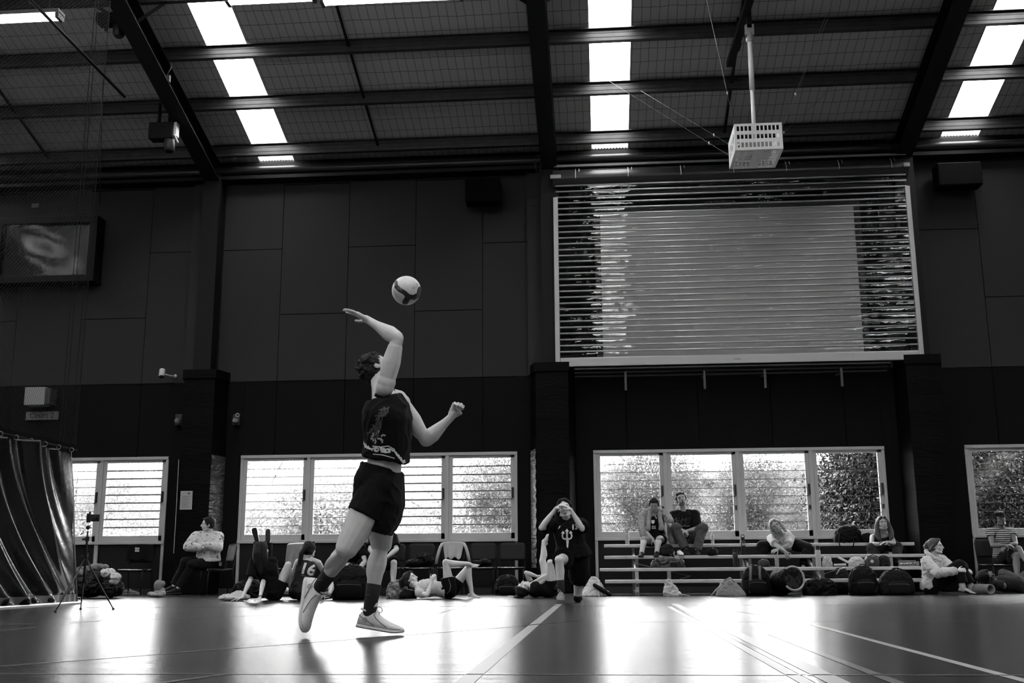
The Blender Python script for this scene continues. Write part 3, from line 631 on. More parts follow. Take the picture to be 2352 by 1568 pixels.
class Person:
    def __init__(s, label, Y, J, bf, ff, scale=1.0, spine_bend=None, vox=.0075, skin_m=None, sex='m'):
        s.J = {}; s.s = scale; s.Y = Y; s.skin = skin_m or skin; s.vox = vox; s.sex = sex; s.hs = 1.1 if vox > .005 else 1.03
        def res(k, parent=None, L=None):
            q = J[k]
            if isinstance(q, V): return q
            x, y, md = q[0], q[1], q[2] if len(q) > 2 else 0
            if md == 'z': return onz(x, y, q[3])
            if md == 'f': c = at(x, 1300, s.Y+q[3]); return V((c.x, c.y, q[4]))
            if md == 'y':
                p = at(x, y, s.Y+q[3])
                if parent is not None and k[:2] in ('el', 'wr', 'kn', 'an'):
                    rr = (p-parent).length/(L*scale)
                    if rr > 1.08 or (k[:2] in ('el', 'wr') and rr < .86):
                        c = [solve(parent, x, y, L*scale, sg) for sg in (1, -1)]; p = min(c, key=lambda a: (a-p).length)
                return p
            if parent is None: return at(x, y, s.Y)
            return solve(parent, x, y, L*scale, md)
        j = s.J; j['pel'] = res('pel'); j['neck'] = res('neck', j['pel'], LEN['neck']); j['head'] = res('head', j['neck'], LEN['head'])
        sp = (j['neck']-j['pel']).normalized(); s.sp = sp
        bfv = perp(V(bf), sp).normalized(); hr = bfv.cross(sp).normalized(); s.hr = hr; s.bf = bfv
        for d in 'RL': j['sh'+d] = res('sh'+d, j['neck'], LEN['sh']) if 'sh'+d in J else j['neck']+hr*(.18 if d == 'R' else -.18)*scale-sp*.05*scale
        s.sr = (j['shR']-j['shL']).normalized()
        pf = V(J.get('pf', bf)); hr2 = perp(pf, sp).normalized().cross(sp).normalized(); s.hr2 = hr2
        for d, g in (('R', 1), ('L', -1)):
            j['hip'+d] = j['pel']+hr2*g*.09*scale-sp*.02*scale
            if 'el'+d in J: j['el'+d] = res('el'+d, j['sh'+d], LEN['elbow']); j['wr'+d] = res('wr'+d, j['el'+d], LEN['wrist'])
            if 'kn'+d in J: j['kn'+d] = res('kn'+d, j['hip'+d], LEN['knee'])
            if 'an'+d in J: j['an'+d] = res('an'+d, j['kn'+d], LEN['ankle'])
        s.chk(label); s.fdir = V(ff).normalized(); s.bend = V(spine_bend) if spine_bend else V((0,0,0))
        lo = min((p for p in j.values()), key=lambda p: p.z); s.root = thing('person', label, 'person', (j['pel'].x, j['pel'].y, 0))
        s.b = B(); s._body()
    def chk(s, label):
        j = s.J
        for a, b_, k in [('pel','neck','neck'),('neck','head','head')]+[(x+d, y+d, k) for d in 'RL' for x, y, k in (('sh','el','elbow'),('el','wr','wrist'),('hip','kn','knee'),('kn','an','ankle'))]:
            if a in j and b_ in j:
                r = (j[a]-j[b_]).length/(LEN[k]*s.s)
                if abs(r-1) > .1: LOG.append(('LEN', label[:28], a, b_, round(r, 2)))
    def spine(s, t):
        p0, p2 = s.J['pel'], s.J['neck']; p1 = (p0+p2)/2+s.bend*2; t_ = t
        p = p0*(1-t_)**2+p1*2*t_*(1-t_)+p2*t_**2; d = (p1-p0)*2*(1-t_)+(p2-p1)*2*t_
        return p, d.normalized()
    def torso(s, b, secs, grow=0.0, n=24):
        k = s.s; rs = []
        for t, hw, hd in secs:
            p, d = s.spine(t); r = (s.hr2*(1-min(max(t, 0), 1))+s.sr*min(max(t, 0), 1)); r = perp(r, d).normalized(); f = d.cross(r)*-1
            hw, hd = (hw+grow)*k, (hd+grow)*k
            rs.append([p+r*hw*math.copysign(abs(math.cos(a))**.85, math.cos(a))+f*hd*math.sin(a) for a in [2*PI*i/n for i in range(n)]])
        b.rings(rs); return rs
    M_SEC = [(-.2,.03,.03),(-.17,.09,.07),(-.08,.145,.10),(.02,.165,.115),(.15,.16,.115),(.33,.142,.105),(.5,.15,.11),(.68,.168,.118),(.82,.158,.108),(.92,.105,.085),(1.0,.062,.062)]
    F_SEC = [(-.2,.03,.03),(-.17,.09,.07),(-.08,.15,.105),(.02,.168,.115),(.15,.155,.11),(.35,.122,.092),(.5,.132,.10),(.68,.148,.118),(.82,.14,.102),(.92,.095,.078),(1.0,.052,.052)]
    def _body(s):
        j, k, b = s.J, s.s, s.b; s.secs = s.M_SEC if s.sex == 'm' else s.F_SEC; m = 1.0 if s.sex == 'm' else .88; s.m = m
        s.torso(b, s.secs)
        for d in 'RL':
            b.bone(j['neck']-s.sp*.01*k, j['sh'+d], [(0, .05*k*m), (1, .056*k*m)])
            b.bone(j['pel'], j['hip'+d], [(0, .1*k), (1, .09*k)])
            if 'el'+d in j:
                S_, E, W = j['sh'+d], j['el'+d], j['wr'+d]
                b.bone(S_, E, [(0, .058*k*m), (.25, .054*k*m), (.55, .05*k*m), (.85, .041*k*m), (1, .04*k*m)])
                b.bone(E, W, [(0, .040*k*m), (.25, .046*k*m), (.5, .04*k*m), (.8, .029*k*m), (1, .026*k*m)])
            if 'kn'+d in j:
                H, K = j['hip'+d], j['kn'+d]; b.bone(H, K, [(0, .093*k), (.3, .086*k), (.6, .071*k), (.85, .058*k), (1, .056*k)])
                if 'an'+d in j:
                    A = j['an'+d]; ax = (A-K).normalized(); back = -perp((K-H), ax)
                    back = -back.normalized()*-.016*k if back.length > .05 else V((0,0,0))
                    back = (perp(H-K, ax).normalized()*.018*k) if perp(H-K, ax).length > .05 else V((0,0,0))
                    b.bone(K, A, [(0, .054*k), (.12, .053*k, back*.3), (.32, .058*k, back), (.55, .048*k, back*.6), (.8, .036*k), (1, .035*k)])
        # head and neck
        up = (j['head']-j['neck']).normalized(); up = (up*.75+s.sp*.25).normalized() if 'hup' not in s.__dict__ else s.hup
        f = s.fdir; up = perp(up, f)
        up = up.normalized() if up.length > .1 else perp(V((0,0,1)), f).normalized()
        if hasattr(s, 'roll'): pass
        r = f.cross(up).normalized(); c = j['head']; s.hf = (c, f, up, r); kb = k; k = k*s.hs
        kh = k; P = lambda a, bb, cc: c+(r*a+f*bb+up*cc)*kh
        b.ell(P(0,-.012,.02), r*.075*k, f*.094*k, up*.086*k)
        b.ell(P(0,.028,-.03), r*.058*k, f*.062*k, up*.076*k)
        b.ell(P(0,.062,-.088), r*.026*k, f*.022*k, up*.02*k)
        for g in (1, -1):
            b.ell(P(g*.034,.058,-.03), r*.024*k, f*.022*k, up*.024*k)
            b.ell(P(g*.03,.076,.026), r*.024*k, f*.012*k, up*.008*k)
            b.ell(P(g*.077,-.008,-.012), (r*.009-f*.006*g)*k, f*.019*k, up*.032*k)
            b.bone(P(g*.05,.02,-.075), P(g*.012,.068,-.092), [(0, .02*k), (1, .018*k)])
        b.bone(P(0,.084,.018), P(0,.108,-.026), [(0, .007*k), (1, .012*k)]); b.ell(P(0,.098,-.032), r*.017*k, f*.012*k, up*.009*k)
        b.ell(P(0,.086,-.058), r*.021*k, f*.01*k, up*.006*k); b.ell(P(0,.083,-.068), r*.018*k, f*.01*k, up*.006*k)
        k = kb; b.bone(j['neck']-s.sp*.03*k, P(0,-.02,-.05), [(0, .068*k*m), (.4, .061*k*m), (1, .060*k*m)])
    def hand(s, d, dirn, palm, curl=.35, thumb=1, spread=.10, curls=None):
        b, k = s.b, s.s; W = s.J['wr'+d]; e = V(dirn).normalized(); n = perp(V(palm), e).normalized(); sd = e.cross(n).normalized()*thumb
        k *= (1 if s.sex == 'm' else .93)
        b.bone(W, W+e*.03*k, [(0, .026*k), (1, .026*k)])
        for q in (-.027, -.009, .009, .027): b.bone(W+e*.02*k+sd*q*.6*k, W+e*.088*k+sd*q*k, [(0, .016*k), (1, .013*k)])
        LF = [(.030, .045, .026, .022), (.010, .05, .03, .024), (-.010, .046, .028, .023), (-.029, .036, .022, .02)]
        ends = []
        for i, (off, a1, a2, a3) in enumerate(LF):
            p = W+e*(.090-.004*abs(i-1))*k+sd*off*k; cu = (curls[i] if curls else curl); dr = (e+sd*(spread*(1.2-i*.9))).normalized()
            for jn, (L, r0) in enumerate(((a1, .0098), (a2, .009), (a3, .0082))):
                ang = cu*(.8 if jn == 0 else 1.1); ax = dr.cross(n).normalized(); dr = (dr*math.cos(ang)+n2(dr, n)*math.sin(ang)).normalized() if True else dr
                q = p+dr*L*k; b.bone(p, q, [(0, r0*k), (1, (r0-.0009)*k)], n=8); p = q
            ends.append(p)
        p = W+e*.028*k+sd*.026*k; fist = curl > .9 and not curls; dr = (e*.62+sd*.72+n*.25).normalized() if not fist else (e*.75+sd*.35+n*.75).normalized()
        for L, r0 in ((.042, .0125), (.032, .0105), (.026, .0095)):
            q = p+dr*L*k; b.bone(p, q, [(0, r0*k), (1, (r0-.001)*k)], n=8); p = q; dr = (dr+e*.25+n*.25*curl-sd*.12).normalized() if not fist else (dr*.5-sd*.75+n*.25).normalized()
        return ends
    def foot(s, d, dirn, up=(0,0,1)):
        """bare foot"""
        b, k = s.b, s.s*(1 if s.sex == 'm' else .92); A = s.J['an'+d]; e = V(dirn).normalized(); u = perp(V(up), e).normalized(); sd = e.cross(u)
        H = A-u*.045*k-e*.035*k; b.ell(H, e*.035*k, sd*.03*k, u*.03*k); b.bone(A, A-u*.02*k+e*.02*k, [(0, .035*k), (1, .036*k)])
        b.bone(A+e*.02*k-u*.03*k, A+e*.13*k-u*.06*k, [(0, .034*k), (1, .022*k)])
        for i in range(5):
            o_ = (i-2)*.017; b.bone(A+e*.02*k+sd*o_*.6*k-u*.055*k, A+e*(.125-.006*i)*k+sd*o_*k-u*.063*k, [(0, .018*k), (1, .014*k)], n=8)
            b.bone(A+e*(.13-.006*i)*k+sd*o_*k-u*.065*k, A+e*(.165-.009*i)*k+sd*o_*1.1*k-u*.068*k, [(0, .011*k), (1, .009*k)], n=8)
    def finish(s, smooth_it=3):
        o = soft(s.b, 'body', s.skin, s.root, s.vox, smooth_it=smooth_it); s.bodyo = o
        c, f, up, r = s.hf; k = s.s*s.hs; P = lambda a, bb, cc: c+(r*a+f*bb+up*cc)*k
        if not getattr(s, 'noface', False):
            for g in (1, -1):
                e_ = B(); e_.ell(P(g*.031,.078,.004), r*.0135*k, f*.009*k, up*.0065*k, 8); e_.build('eye', eye_w, s.root, 'all')
                e_ = B(); e_.ell(P(g*.031,.0845,.004), r*.0065*k, f*.004*k, up*.0062*k, 8); e_.build('iris', eye_m, s.root, 'all')
                e_ = B(); e_.bone(P(g*.014,.092,.024), P(g*.048,.080,.026), [(0,.0035*k),(.5,.0045*k),(1,.002*k)], n=8); e_.build('eyebrow', brow_m, s.root, 'all')
            e_ = B(); e_.bone(P(-.019,.091,-.063), P(.019,.091,-.063), [(0,.003*k),(.5,.0065*k),(1,.003*k)], n=8); e_.build('lips', lip_m, s.root, 'all')
        return o
    def hair(s, mat, style='short', extra=None, vox=.008, vol=1.0, label=None):
        c, f, up, r = s.hf; k = s.s*s.hs; P = lambda a, bb, cc: c+(r*a+f*bb+up*cc)*k; b = B(); v = vol
        b.ell(P(0,-.024,.034), r*.083*k*v, f*.091*k*v, up*.086*k*v)
        b.ell(P(0,-.04,-.01), r*.078*k, f*.07*k, up*.075*k)
        if style in ('short', 'curly'):
            for a in np.linspace(-1, 1, 7): b.ell(P(a*.05, .045-.03*abs(a), .082), r*.022*k, f*.03*k, up*.02*k)
            for g in (1, -1): b.bone(P(g*.074, .012, .03), P(g*.077, .006, -.012), [(0, .016*k), (1, .008*k)], n=8)
            if style == 'curly':
                rnd = random.Random(5)
                for i in range(130):
                    th, ph_ = rnd.uniform(0, 2*PI), rnd.uniform(-.6, 1.3); q = P(.088*math.cos(ph_)*math.cos(th), -.03+.093*math.cos(ph_)*math.sin(th), .035+.088*math.sin(ph_))
                    if (q-P(0,.09,.0)).length > .075*k: b.ell(q, r*.011*k, f*.011*k, up*.012*k, 6)
        if style in ('long', 'tied', 'pony'):
            for g in (1, -1):
                b.bone(P(g*.03, .045, .09), P(g*.08, -.0, .01), [(0, .025*k), (1, .022*k)], n=10)
                b.bone(P(g*.078, .005, .02), P(g*.07, -.05, -.05), [(0, .022*k), (1, .025*k)], n=10)
        if extra:
            for e_ in extra:
                pts = [q if isinstance(q, V) else P(*q) for q in e_[0]]
                for i in range(len(pts)-1): b.bone(pts[i], pts[i+1], [(0, e_[1][i]*k), (1, e_[1][i+1]*k)], n=10)
        o = soft(b, 'hair', mat, s.root, vox, smooth_it=2, ruffle=.004, rscale=38, fine=.003, fscale=90)
        if label: o['label'] = label
        return o
    def top(s, mat, sleeve=.45, t0=.0, t1=.965, grow=.014, name='shirt', label=None, hem=.0, ruffle=.006, vox=.0095, both='RL', neckr=None, sl_grow=.014, shoulder=True, rscale=9.):
        """shirt: torso cloth from t0 (hem) to the neckline plus sleeves; sleeve 0..1 upper arm, 1..2 forearm"""
        b, k, j, m = B(), s.s, s.J, s.m; secs = [q for q in s.secs if t0 < q[0] < t1-.01]
        def lerp(t):
            for a, c in zip(s.secs[:-1], s.secs[1:]):
                if a[0] <= t <= c[0]: u = (t-a[0])/(c[0]-a[0]); return (t, a[1]+(c[1]-a[1])*u, a[2]+(c[2]-a[2])*u)
            return (t,)+s.secs[0][1:]
        l0 = lerp(max(t0, -.1)); s0 = (t0, max(l0[1], .15)+hem, max(l0[2], .105)+hem); l1 = lerp(t1)
        sx = [s0]+[(q[0], q[1]+hem*(1-(q[0]-t0)), q[2]+hem*(1-(q[0]-t0))) for q in secs]+[(t1, l1[1]*(neckr or 1), l1[2]*(neckr or 1))]
        s.torso(b, sx, grow)
        for d in both:
            if shoulder: b.bone(j['neck']-s.sp*.022*k, j['sh'+d], [(0, (.046*m+grow*.7)*k), (1, (.058*m+grow)*k)])
            if 'el'+d not in j or sleeve <= 0: continue
            S_, E, W = j['sh'+d], j['el'+d], j['wr'+d]; u = min(sleeve, 1.0); g2 = sl_grow
            e0 = S_.lerp(E, u); fl = 1 if sleeve <= 1 else 0
            b.bone(S_, e0, [(0, (.060*m+g2)*k), (.5, (.057*m+g2)*k), (1, ((.056 if u < .8 else .045)*m+g2*1.25)*k)], flat1=bool(fl))
            if sleeve > 1: b.bone(E, E.lerp(W, sleeve-1), [(0, (.045*m+g2)*k), (.4, (.048*m+g2)*k), (.85, (.036*m+g2)*k), (1, (.03*m+g2*.8)*k)], flat1=True)
        o = soft(b, name, mat, s.root, vox, smooth_it=3, ruffle=ruffle, rscale=rscale)
        if label: o['label'] = label
        return o
    def bottom(s, mat, length=.5, flare=.02, t1=.2, grow=.014, name='shorts', label=None, ruffle=.005, vox=.0095, legs='RL'):
        """shorts or trousers; length 0..1 thigh, 1..2 shin"""
        b, k, j = B(), s.s, s.J
        secs = [(-.2,.05,.05),(-.16,.11,.085),(-.08,.152,.108),(.02,.168,.118),(.12,.162,.116),(t1,.155,.112)]
        s.torso(b, secs, grow)
        for d in legs:
            if 'kn'+d not in j: continue
            H, K = j['hip'+d], j['kn'+d]; u = min(length, 1.0)
            b.bone(H, H.lerp(K, u), [(0, (.097+grow)*k), (.4, (.09+grow+flare*.4)*k), (1, ((.088-.026*u)+grow+flare)*k)], flat1=(length <= 1))
            if length > 1 and 'an'+d in j:
                A = j['an'+d]; ax = (A-K).normalized(); back = perp(H-K, ax); back = back.normalized()*.014*k if back.length > .05 else V((0,0,0))
                b.bone(K, K.lerp(A, length-1), [(0, (.06+grow)*k), (.35, (.062+grow)*k, back), (1, (.044+grow+flare)*k)], flat1=True)
        o = soft(b, name, mat, s.root, vox, smooth_it=3, ruffle=ruffle, rscale=11)
        if label: o['label'] = label
        return o
    def sock(s, d, mat, h=.45, label=None, r=.006):
        K, A = s.J['kn'+d], s.J['an'+d]; k = s.s; b = B(); P0 = A.lerp(K, h); ax = (A-K).normalized(); back = perp(s.J['hip'+d]-K, ax); back = back.normalized()*.014*k if back.length > .05 else V((0,0,0))
        b.bone(P0, A, [(0, (.038+r+.02*min(h, .8))*k, back*min(1, h*1.2)), (.5, (.040+r)*k, back*.3), (1, (.038+r)*k)], flat0=True)
        o = b.build('sock', mat, s.root, 'all')
        if label: o['label'] = label
        return o
    def shoe(s, d, dirn, up=(0,0,1), mat=None, sole=None, k=1.0, laces=False, label=None, slide=False, socks=None):
        mat = mat or shoe_k; sole = sole or sole_k; k = k*s.s*(1.0 if s.sex == 'm' else .92); A = s.J['an'+d]; e = V(dirn).normalized(); u = perp(V(up), e).normalized(); sd = e.cross(u).normalized()
        O = A-u*.085*k-e*.062*k; L = .285*k
        prof = [(0,.016,.055),(.03,.028,.085),(.10,.036,.105),(.2,.04,.108),(.3,.04,.105),(.40,.04,.096),(.52,.043,.08),(.65,.049,.064),(.78,.05,.054),(.88,.047,.048),(.95,.039,.042),(.99,.024,.034),(1.0,.012,.028)]
        def ringset(prof_, z0f, sc=1.0):
            out = []
            for t, hw, ht in prof_:
                c = O+e*L*t; lo = z0f(t)*k; n = 18; out.append([c+sd*(hw*sc*k)*math.copysign(abs(math.cos(a))**.8, math.cos(a))*(1.0-.28*max(0, math.sin(a)))+u*(lo+(ht*k-lo)*(.5+.5*math.copysign(abs(math.sin(a))**.75, math.sin(a)))) for a in [2*PI*i/n for i in range(n)]])
            return out
        b = B(); spring = lambda t: .012+.010*max(0, (t-.72)/.28)**2*2
        b.rings(ringset(prof, spring)); o = b.build('shoe', mat, s.root, 'all')
        if label: o['label'] = label
        b = B(); b.rings(ringset([(max(t, -.01)*1.02-.01, hw+.004, .026+.012*max(0, (t-.75)*4)**2*.6) for t, hw, ht in prof], lambda t: .0+.012*max(0, (t-.75)*4)**2)); b.build('sole', sole, o, 'all')
        if laces:
            for i in range(5):
                t = .36+.075*i; zt = (.1-.02*i)*k; b = B(); c = O+e*L*t
                b.tube([c+sd*.026*k+u*(zt-.014*k), c+sd*.012*k+u*(zt+.004*k)+e*.006*k, c-sd*.012*k+u*(zt+.004*k)+e*.012*k, c-sd*.026*k+u*(zt-.014*k)+e*.016*k], .0032*k, 6); b.build('lace', lace_m, o, 'all')
            b = B(); c = O+e*L*.3+u*.105*k; b.rings([[c+sd*a*.024*k*w_+e*(z*.3+dd)*k+u*z*k for a, dd in ((-1,.0),(-.5,.006),(.5,.006),(1,0),(.5,-.004),(-.5,-.004))] for z, w_ in ((-.03,1),(.01,1),(.035,.9),(.05,.6))]); b.build('tongue', mat, o, 'all')
            for gsd in (1, -1):
                b = B(); b.tube([O+e*L*t_+sd*gsd*hw*k+u*z_*k for t_, hw, z_ in ((.36,.030,.088),(.44,.040,.068),(.56,.047,.05),(.70,.052,.032))], .0028*k, 6); b.build('seam_line', M('shoe_seam_grey', .2, .7), o, 'all')
                b = B(); b.tube([O+e*L*t_+sd*gsd*hw*k+u*z_*k for t_, hw, z_ in ((.04,.026,.075),(.16,.040,.06),(.30,.044,.045),(.42,.045,.028))], .0028*k, 6); b.build('seam_line', M('shoe_seam_grey', .2, .7), o, 'all')
            b = B(); b.lathe(O+e*L*.2-sd*.040*k+u*.052*k, -sd, [(-.004, .016*k), (.003, .016*k)], 16); b.build('round_logo', M('shoe_logo', .3, .5), o, True)
            b = B(); b.lathe(O+e*L*.2+sd*.040*k+u*.052*k, sd, [(-.004, .016*k), (.003, .016*k)], 16); b.build('round_logo', M('shoe_logo', .3, .5), o, True)
            b = B(); b.tube([O+e*L*(.17+.135*math.cos(a))+sd*.034*k*math.sin(a)+u*(.104-.006*math.cos(a))*k for a in np.linspace(0, 2*PI, 18)], .006*k, 6); b.build('collar', mat, o, 'all')
            b = B(); b.tube([c+u*.0*k+e*.045*k+(sd*.012+(e*.022+sd*.014)*math.sin(a)+(u*.016+sd*.008)*(1-math.cos(a)))*k for a in np.linspace(0, 2*PI, 12)], .0022*k, 6); b.build('lace', lace_m, o, 'all')
        return o
def n2(dr, n):
    q = n-dr*n.dot(dr)
    return q.normalized() if q.length > 1e-4 else n
# ============================================================ THE SERVER
YP = 7.05
Dn = V((0,0,-1)); Up = V((0,0,1))
P_ = Person('muscular volleyball player in black sleeveless jersey and shorts, arm cocked to hit the ball', YP, dict(
    pel=(873, 1102), neck=(878, 900, 0), head=(868, 848, 'y', .02), shR=(884, 890, 'y', -.20), shL=(915, 915, 'y', .17),
    elR=(913, 777, 'y', -.16), wrR=(849, 737, 'y', -.26), elL=(978, 1012, 'y', .30), wrL=(1036, 958, 'y', .22),
    knR=(797, 1257, 'y', -.16), anR=(732, 1352, 1), knL=(876, 1248, 1), anL=(848, 1410, 'y', .14), pf=(.9, .25, 0)),
    bf=(.85, .25, .05), ff=(.80, .25, .52), scale=1.02, spine_bend=(.045, 0, 0), vox=.0048)
P_.hand('R', (-.90, -.05, .50), (-.35, -.1, -.9), .10, thumb=-1, spread=.14)
P_.hand('L', (.50, -.10, .86), (.25, -.93, -.25), 1.35, thumb=1, spread=.05)
for d, g in (('R', -1), ('L', 1)):
    S_, E_, W_ = P_.J['sh'+d], P_.J['el'+d], P_.J['wr'+d]
    P_.b.ell(S_+(E_-S_)*.12, V((.062,0,0)), V((0,.062,0)), V((0,0,.066)))
    P_.b.bone(S_.lerp(E_, .25), S_.lerp(E_, .8), [(0, .058), (.5, .062), (1, .05)]); P_.b.bone(E_.lerp(W_, .05), E_.lerp(W_, .6), [(0, .048), (.4, .054), (1, .038)])
    H_, K_, A_ = P_.J['hip'+d], P_.J['kn'+d], P_.J['an'+d]
    P_.b.bone(H_, K_, [(0, .11), (.4, .112), (.75, .092), (1, .074)]).ell(K_.lerp(A_, .3)+V((-.008, 0, 0)), V((.068,0,0)), V((0,.062,0)), (A_-K_)*.27); P_.b.ell(K_, V((.068,0,0)), V((0,.064,0)), V((0,0,.075)))
P_.finish(3)
P_.hair(hair_b, 'curly', vox=.006)
jer = P_.top(black_cl, 0, t0=.24, t1=.93, grow=.030, name='jersey', hem=.012, ruffle=.010, vox=.0075, shoulder=False, rscale=7)
# shoulder straps of the sleeveless jersey
b = B(); nk, k = P_.J['neck'], P_.s
for d in 'RL':
    q = P_.J['sh'+d]; b.bone(nk-P_.sp*.10+ (q-nk)*.55, nk+(q-nk)*.42+P_.sp*.012, [(0, .055), (1, .045)]); b.bone(nk-P_.sp*.06+(q-nk)*.1, nk-P_.sp*.03+(q-nk)*.5, [(0, .07), (1, .052)])
soft(b, 'shoulder_strap', black_cl, P_.root, .007, smooth_it=3, ruffle=.002)
b = B(); rs = []
for (lx, ly, rx, ry, dd) in ((836, 1063, 922, 1084, .20), (820, 1100, 924, 1122, .20), (816, 1145, 925, 1160, .19), (811, 1180, 915, 1196, .19), (806, 1204, 897, 1229, .18)):
    L_, R_ = at(lx, ly, YP+.02), at(rx, ry, YP+.02); c = (L_+R_)/2; a_ = (R_-L_)/2
    rs.append([c+a_*math.copysign(abs(math.cos(q))**.65, math.cos(q))+V((0, dd, 0))*math.copysign(abs(math.sin(q))**.65, math.sin(q)) for q in [2*PI*i/28 for i in range(28)]])
b.rings(rs); H_, K_ = P_.J['hipR'], P_.J['knR']; b.bone(H_, H_.lerp(K_, .50), [(0,.116),(.5,.120),(1,.118)], flat1=True); soft(b, 'shorts', M('black_shorts_cloth', .0025, .9, spec=.2), P_.root, .0075, smooth_it=2, ruffle=.007, rscale=8)
for d in 'RL': P_.sock(d, M('black_sock', .009, .9), .42 if d == 'L' else .40)
sR = P_.shoe('R', (.02, -.30, -.95), (.93, -.2, .0), shoe_w, sole_w, 1.2, True, 'worn white court shoe pointing at the floor')
sL = P_.shoe('L', (.97, -.18, -.14), (.12, 0, 1), shoe_w, sole_w, 1.12, True)
# pale prints of the jersey and the small marks on the socks
ux, uy = V((.985, .17, 0)), V((0, 0, 1))
def jp(px, py): 
    q = at(px, py, YP-.1); return q
o0 = at(888, 1040, YP-.1)
def on_jersey(px_polys, name, mat, lift=.004):
    pl = []
    for p in px_polys: pl.append([((x-888)/355., -(y-1040)/355.) for x, y in p])
    return decal(poly_mesh(pl), jer, o0, V((1, -.06, 0)), V((0, 0, 1)), mat, name, P_.root, lift)
band = []
def spiral(cx, cy, r, s0, turns, wd=3.2, dirn=1): return stroke([(cx+r*(1-.8*i/18)*math.cos(s0+dirn*turns*2*PI*i/18), cy+r*.55*(1-.8*i/18)*math.sin(s0+dirn*turns*2*PI*i/18)) for i in range(19)], wd)
for i in range(4): band += stroke([(838+i*7, 1015+i*6), (842+i*7.5, 1028+i*3)], 3.5)
band += stroke([(836, 1018), (848, 1030), (862, 1034)], 3)
band += spiral(874, 1037, 10, PI, 1.3); band += spiral(903, 1040, 10, 0, 1.3, dirn=-1)
for i in range(5): band += stroke([(884+i*2.6, 1031+i*.6), (887+i*2.6, 1043+i*.4)], 1.8)
for i in range(5): band += stroke([(915+i*4, 1038+i*5), (921+i*3.2, 1050+i*5)], 3.0)
band += stroke([(866, 1046), (890, 1049), (915, 1056)], 1.8); band += stroke([(866, 1028), (885, 1031), (903, 1029), (916, 1036)], 1.8)
on_jersey(band, 'hem_print', print_w)
fig = [[(872,942),(880,945),(878,965),(872,988),(862,998),(868,970)],[(885,950),(900,948),(913,939),(908,950),(893,956),(884,957)],[(862,985),(872,982),(870,1000),(860,1012),(852,1018),(858,1000)]]
rnd = random.Random(21); fig = []
for i in range(44):
    u_ = rnd.random(); x0_, y0_ = 902-40*u_+rnd.uniform(-9, 9)*(.5+u_), 943+66*u_**.9+rnd.uniform(-5, 5); a_ = math.atan2(66, -40)+rnd.uniform(-.8, .8); L_ = rnd.uniform(4, 10)
    fig += stroke([(x0_-L_*math.cos(a_), y0_-L_*math.sin(a_)), (x0_+2, y0_), (x0_+L_*math.cos(a_+.5), y0_+L_*math.sin(a_+.5))], rnd.uniform(1.5, 4))
on_jersey(fig, 'chest_artwork', print_g)
rnd = random.Random(3); leaf = []
for (x, y, a) in ((866,1012,.3),(874,1018,1.2),(884,1012,.0),(892,1004,-.6),(880,1000,2.),(890,1016,.8),(868,1004,1.6)):
    leaf += stroke([(x-5*math.cos(a), y-5*math.sin(a)), (x, y), (x+5*math.cos(a+.9), y+5*math.sin(a+.9))], 3.6)
on_jersey(leaf, 'leaf_print', M('light_grey_print', .38, .6))
b = B(); c0 = P_.J['anR'].lerp(P_.J['knR'], .2)
for d, pp in (('R', (736, 1332)), ('L', (846, 1365))):
    K_, A_ = P_.J['kn'+d], P_.J['an'+d]; c0 = A_.lerp(K_, .24); cc = solve(c0, pp[0], pp[1], .053, -1)
    ux_ = CR; b = B(); w_ = [(-.02, .004), (-.008, -.004), (.004, -.003), (.024, .010), (.004, .001), (-.008, .001)]
    b.prism([cc+CR*a*1.0+CU*q-fw*.004 for a, q in w_], fw*.003); b.build('sock_mark', M('sock_grey_mark', .10, .6), P_.root)
# ============================================================ THE BALL
bc = at(933.5, 667, 7.42); R0 = .105
mt, nt, bb = node_mat('volleyball_leather'); bb.inputs['Roughness'].default_value = .35
t = thing('volleyball', 'white and black volleyball hanging in the air above the server', 'ball', bc)
hid = (-fw.normalized())
bx = CR; by = CU
pale = M('ball_white_panel', .62, .35, noise_amt=.08, nscale=25); dark = M('ball_dark_panel', .012, .35); seam_m = M('ball_seam', .08, .6)
bm = bmesh.new(); bmesh.ops.create_icosphere(bm, subdivisions=6, radius=R0)
def blackpart(p):
    d = (V(p)).normalized(); x, y, z = d.dot(bx), d.dot(by), d.dot(hid)
    if z < -.1: return abs(x*1.3+.4*y) < .22
    def seg(ax, ay, bx_, by_, wd):
        vx, vy = bx_-ax, by_-ay; t_ = max(0, min(1, ((x-ax)*vx+(y-ay)*vy)/(vx*vx+vy*vy))); return math.hypot(x-ax-vx*t_, y-ay-vy*t_) < wd*.85
    pts = [(-.66,.55,.13),(-.62,.25,.16),(-.38,.02,.19),(-.05,-.18,.17),(.22,-.45,.20),(.55,-.50,.17),(.86,-.32,.18),(.97,.15,.13)]
    for a, b2 in zip(pts[:-1], pts[1:]):
        if seg(a[0], a[1], b2[0], b2[1], (a[2]+b2[2])/2): return True
    return seg(.22, -.45, -.05, -.85, .22)
me = bpy.data.meshes.new('panels'); 
for v in bm.verts:
    d = v.co.normalized(); g = min(abs(d.dot(V((.58,.58,.57)))-.1), abs(d.dot(V((-.6,.5,.62)))+.05), abs(d.dot(V((.1,-.8,.59)))-.2)); v.co = d*(R0-(.0022 if g < .012 else 0)); v.co += bc
bm.to_mesh(me); bm.free()
me.materials.append(pale); me.materials.append(dark)
for p in me.polygons: p.material_index = 1 if blackpart(V(p.center)-bc) else 0
o = link('panels', me, t, False); me.polygons.foreach_set('use_smooth', [True]*len(me.polygons))
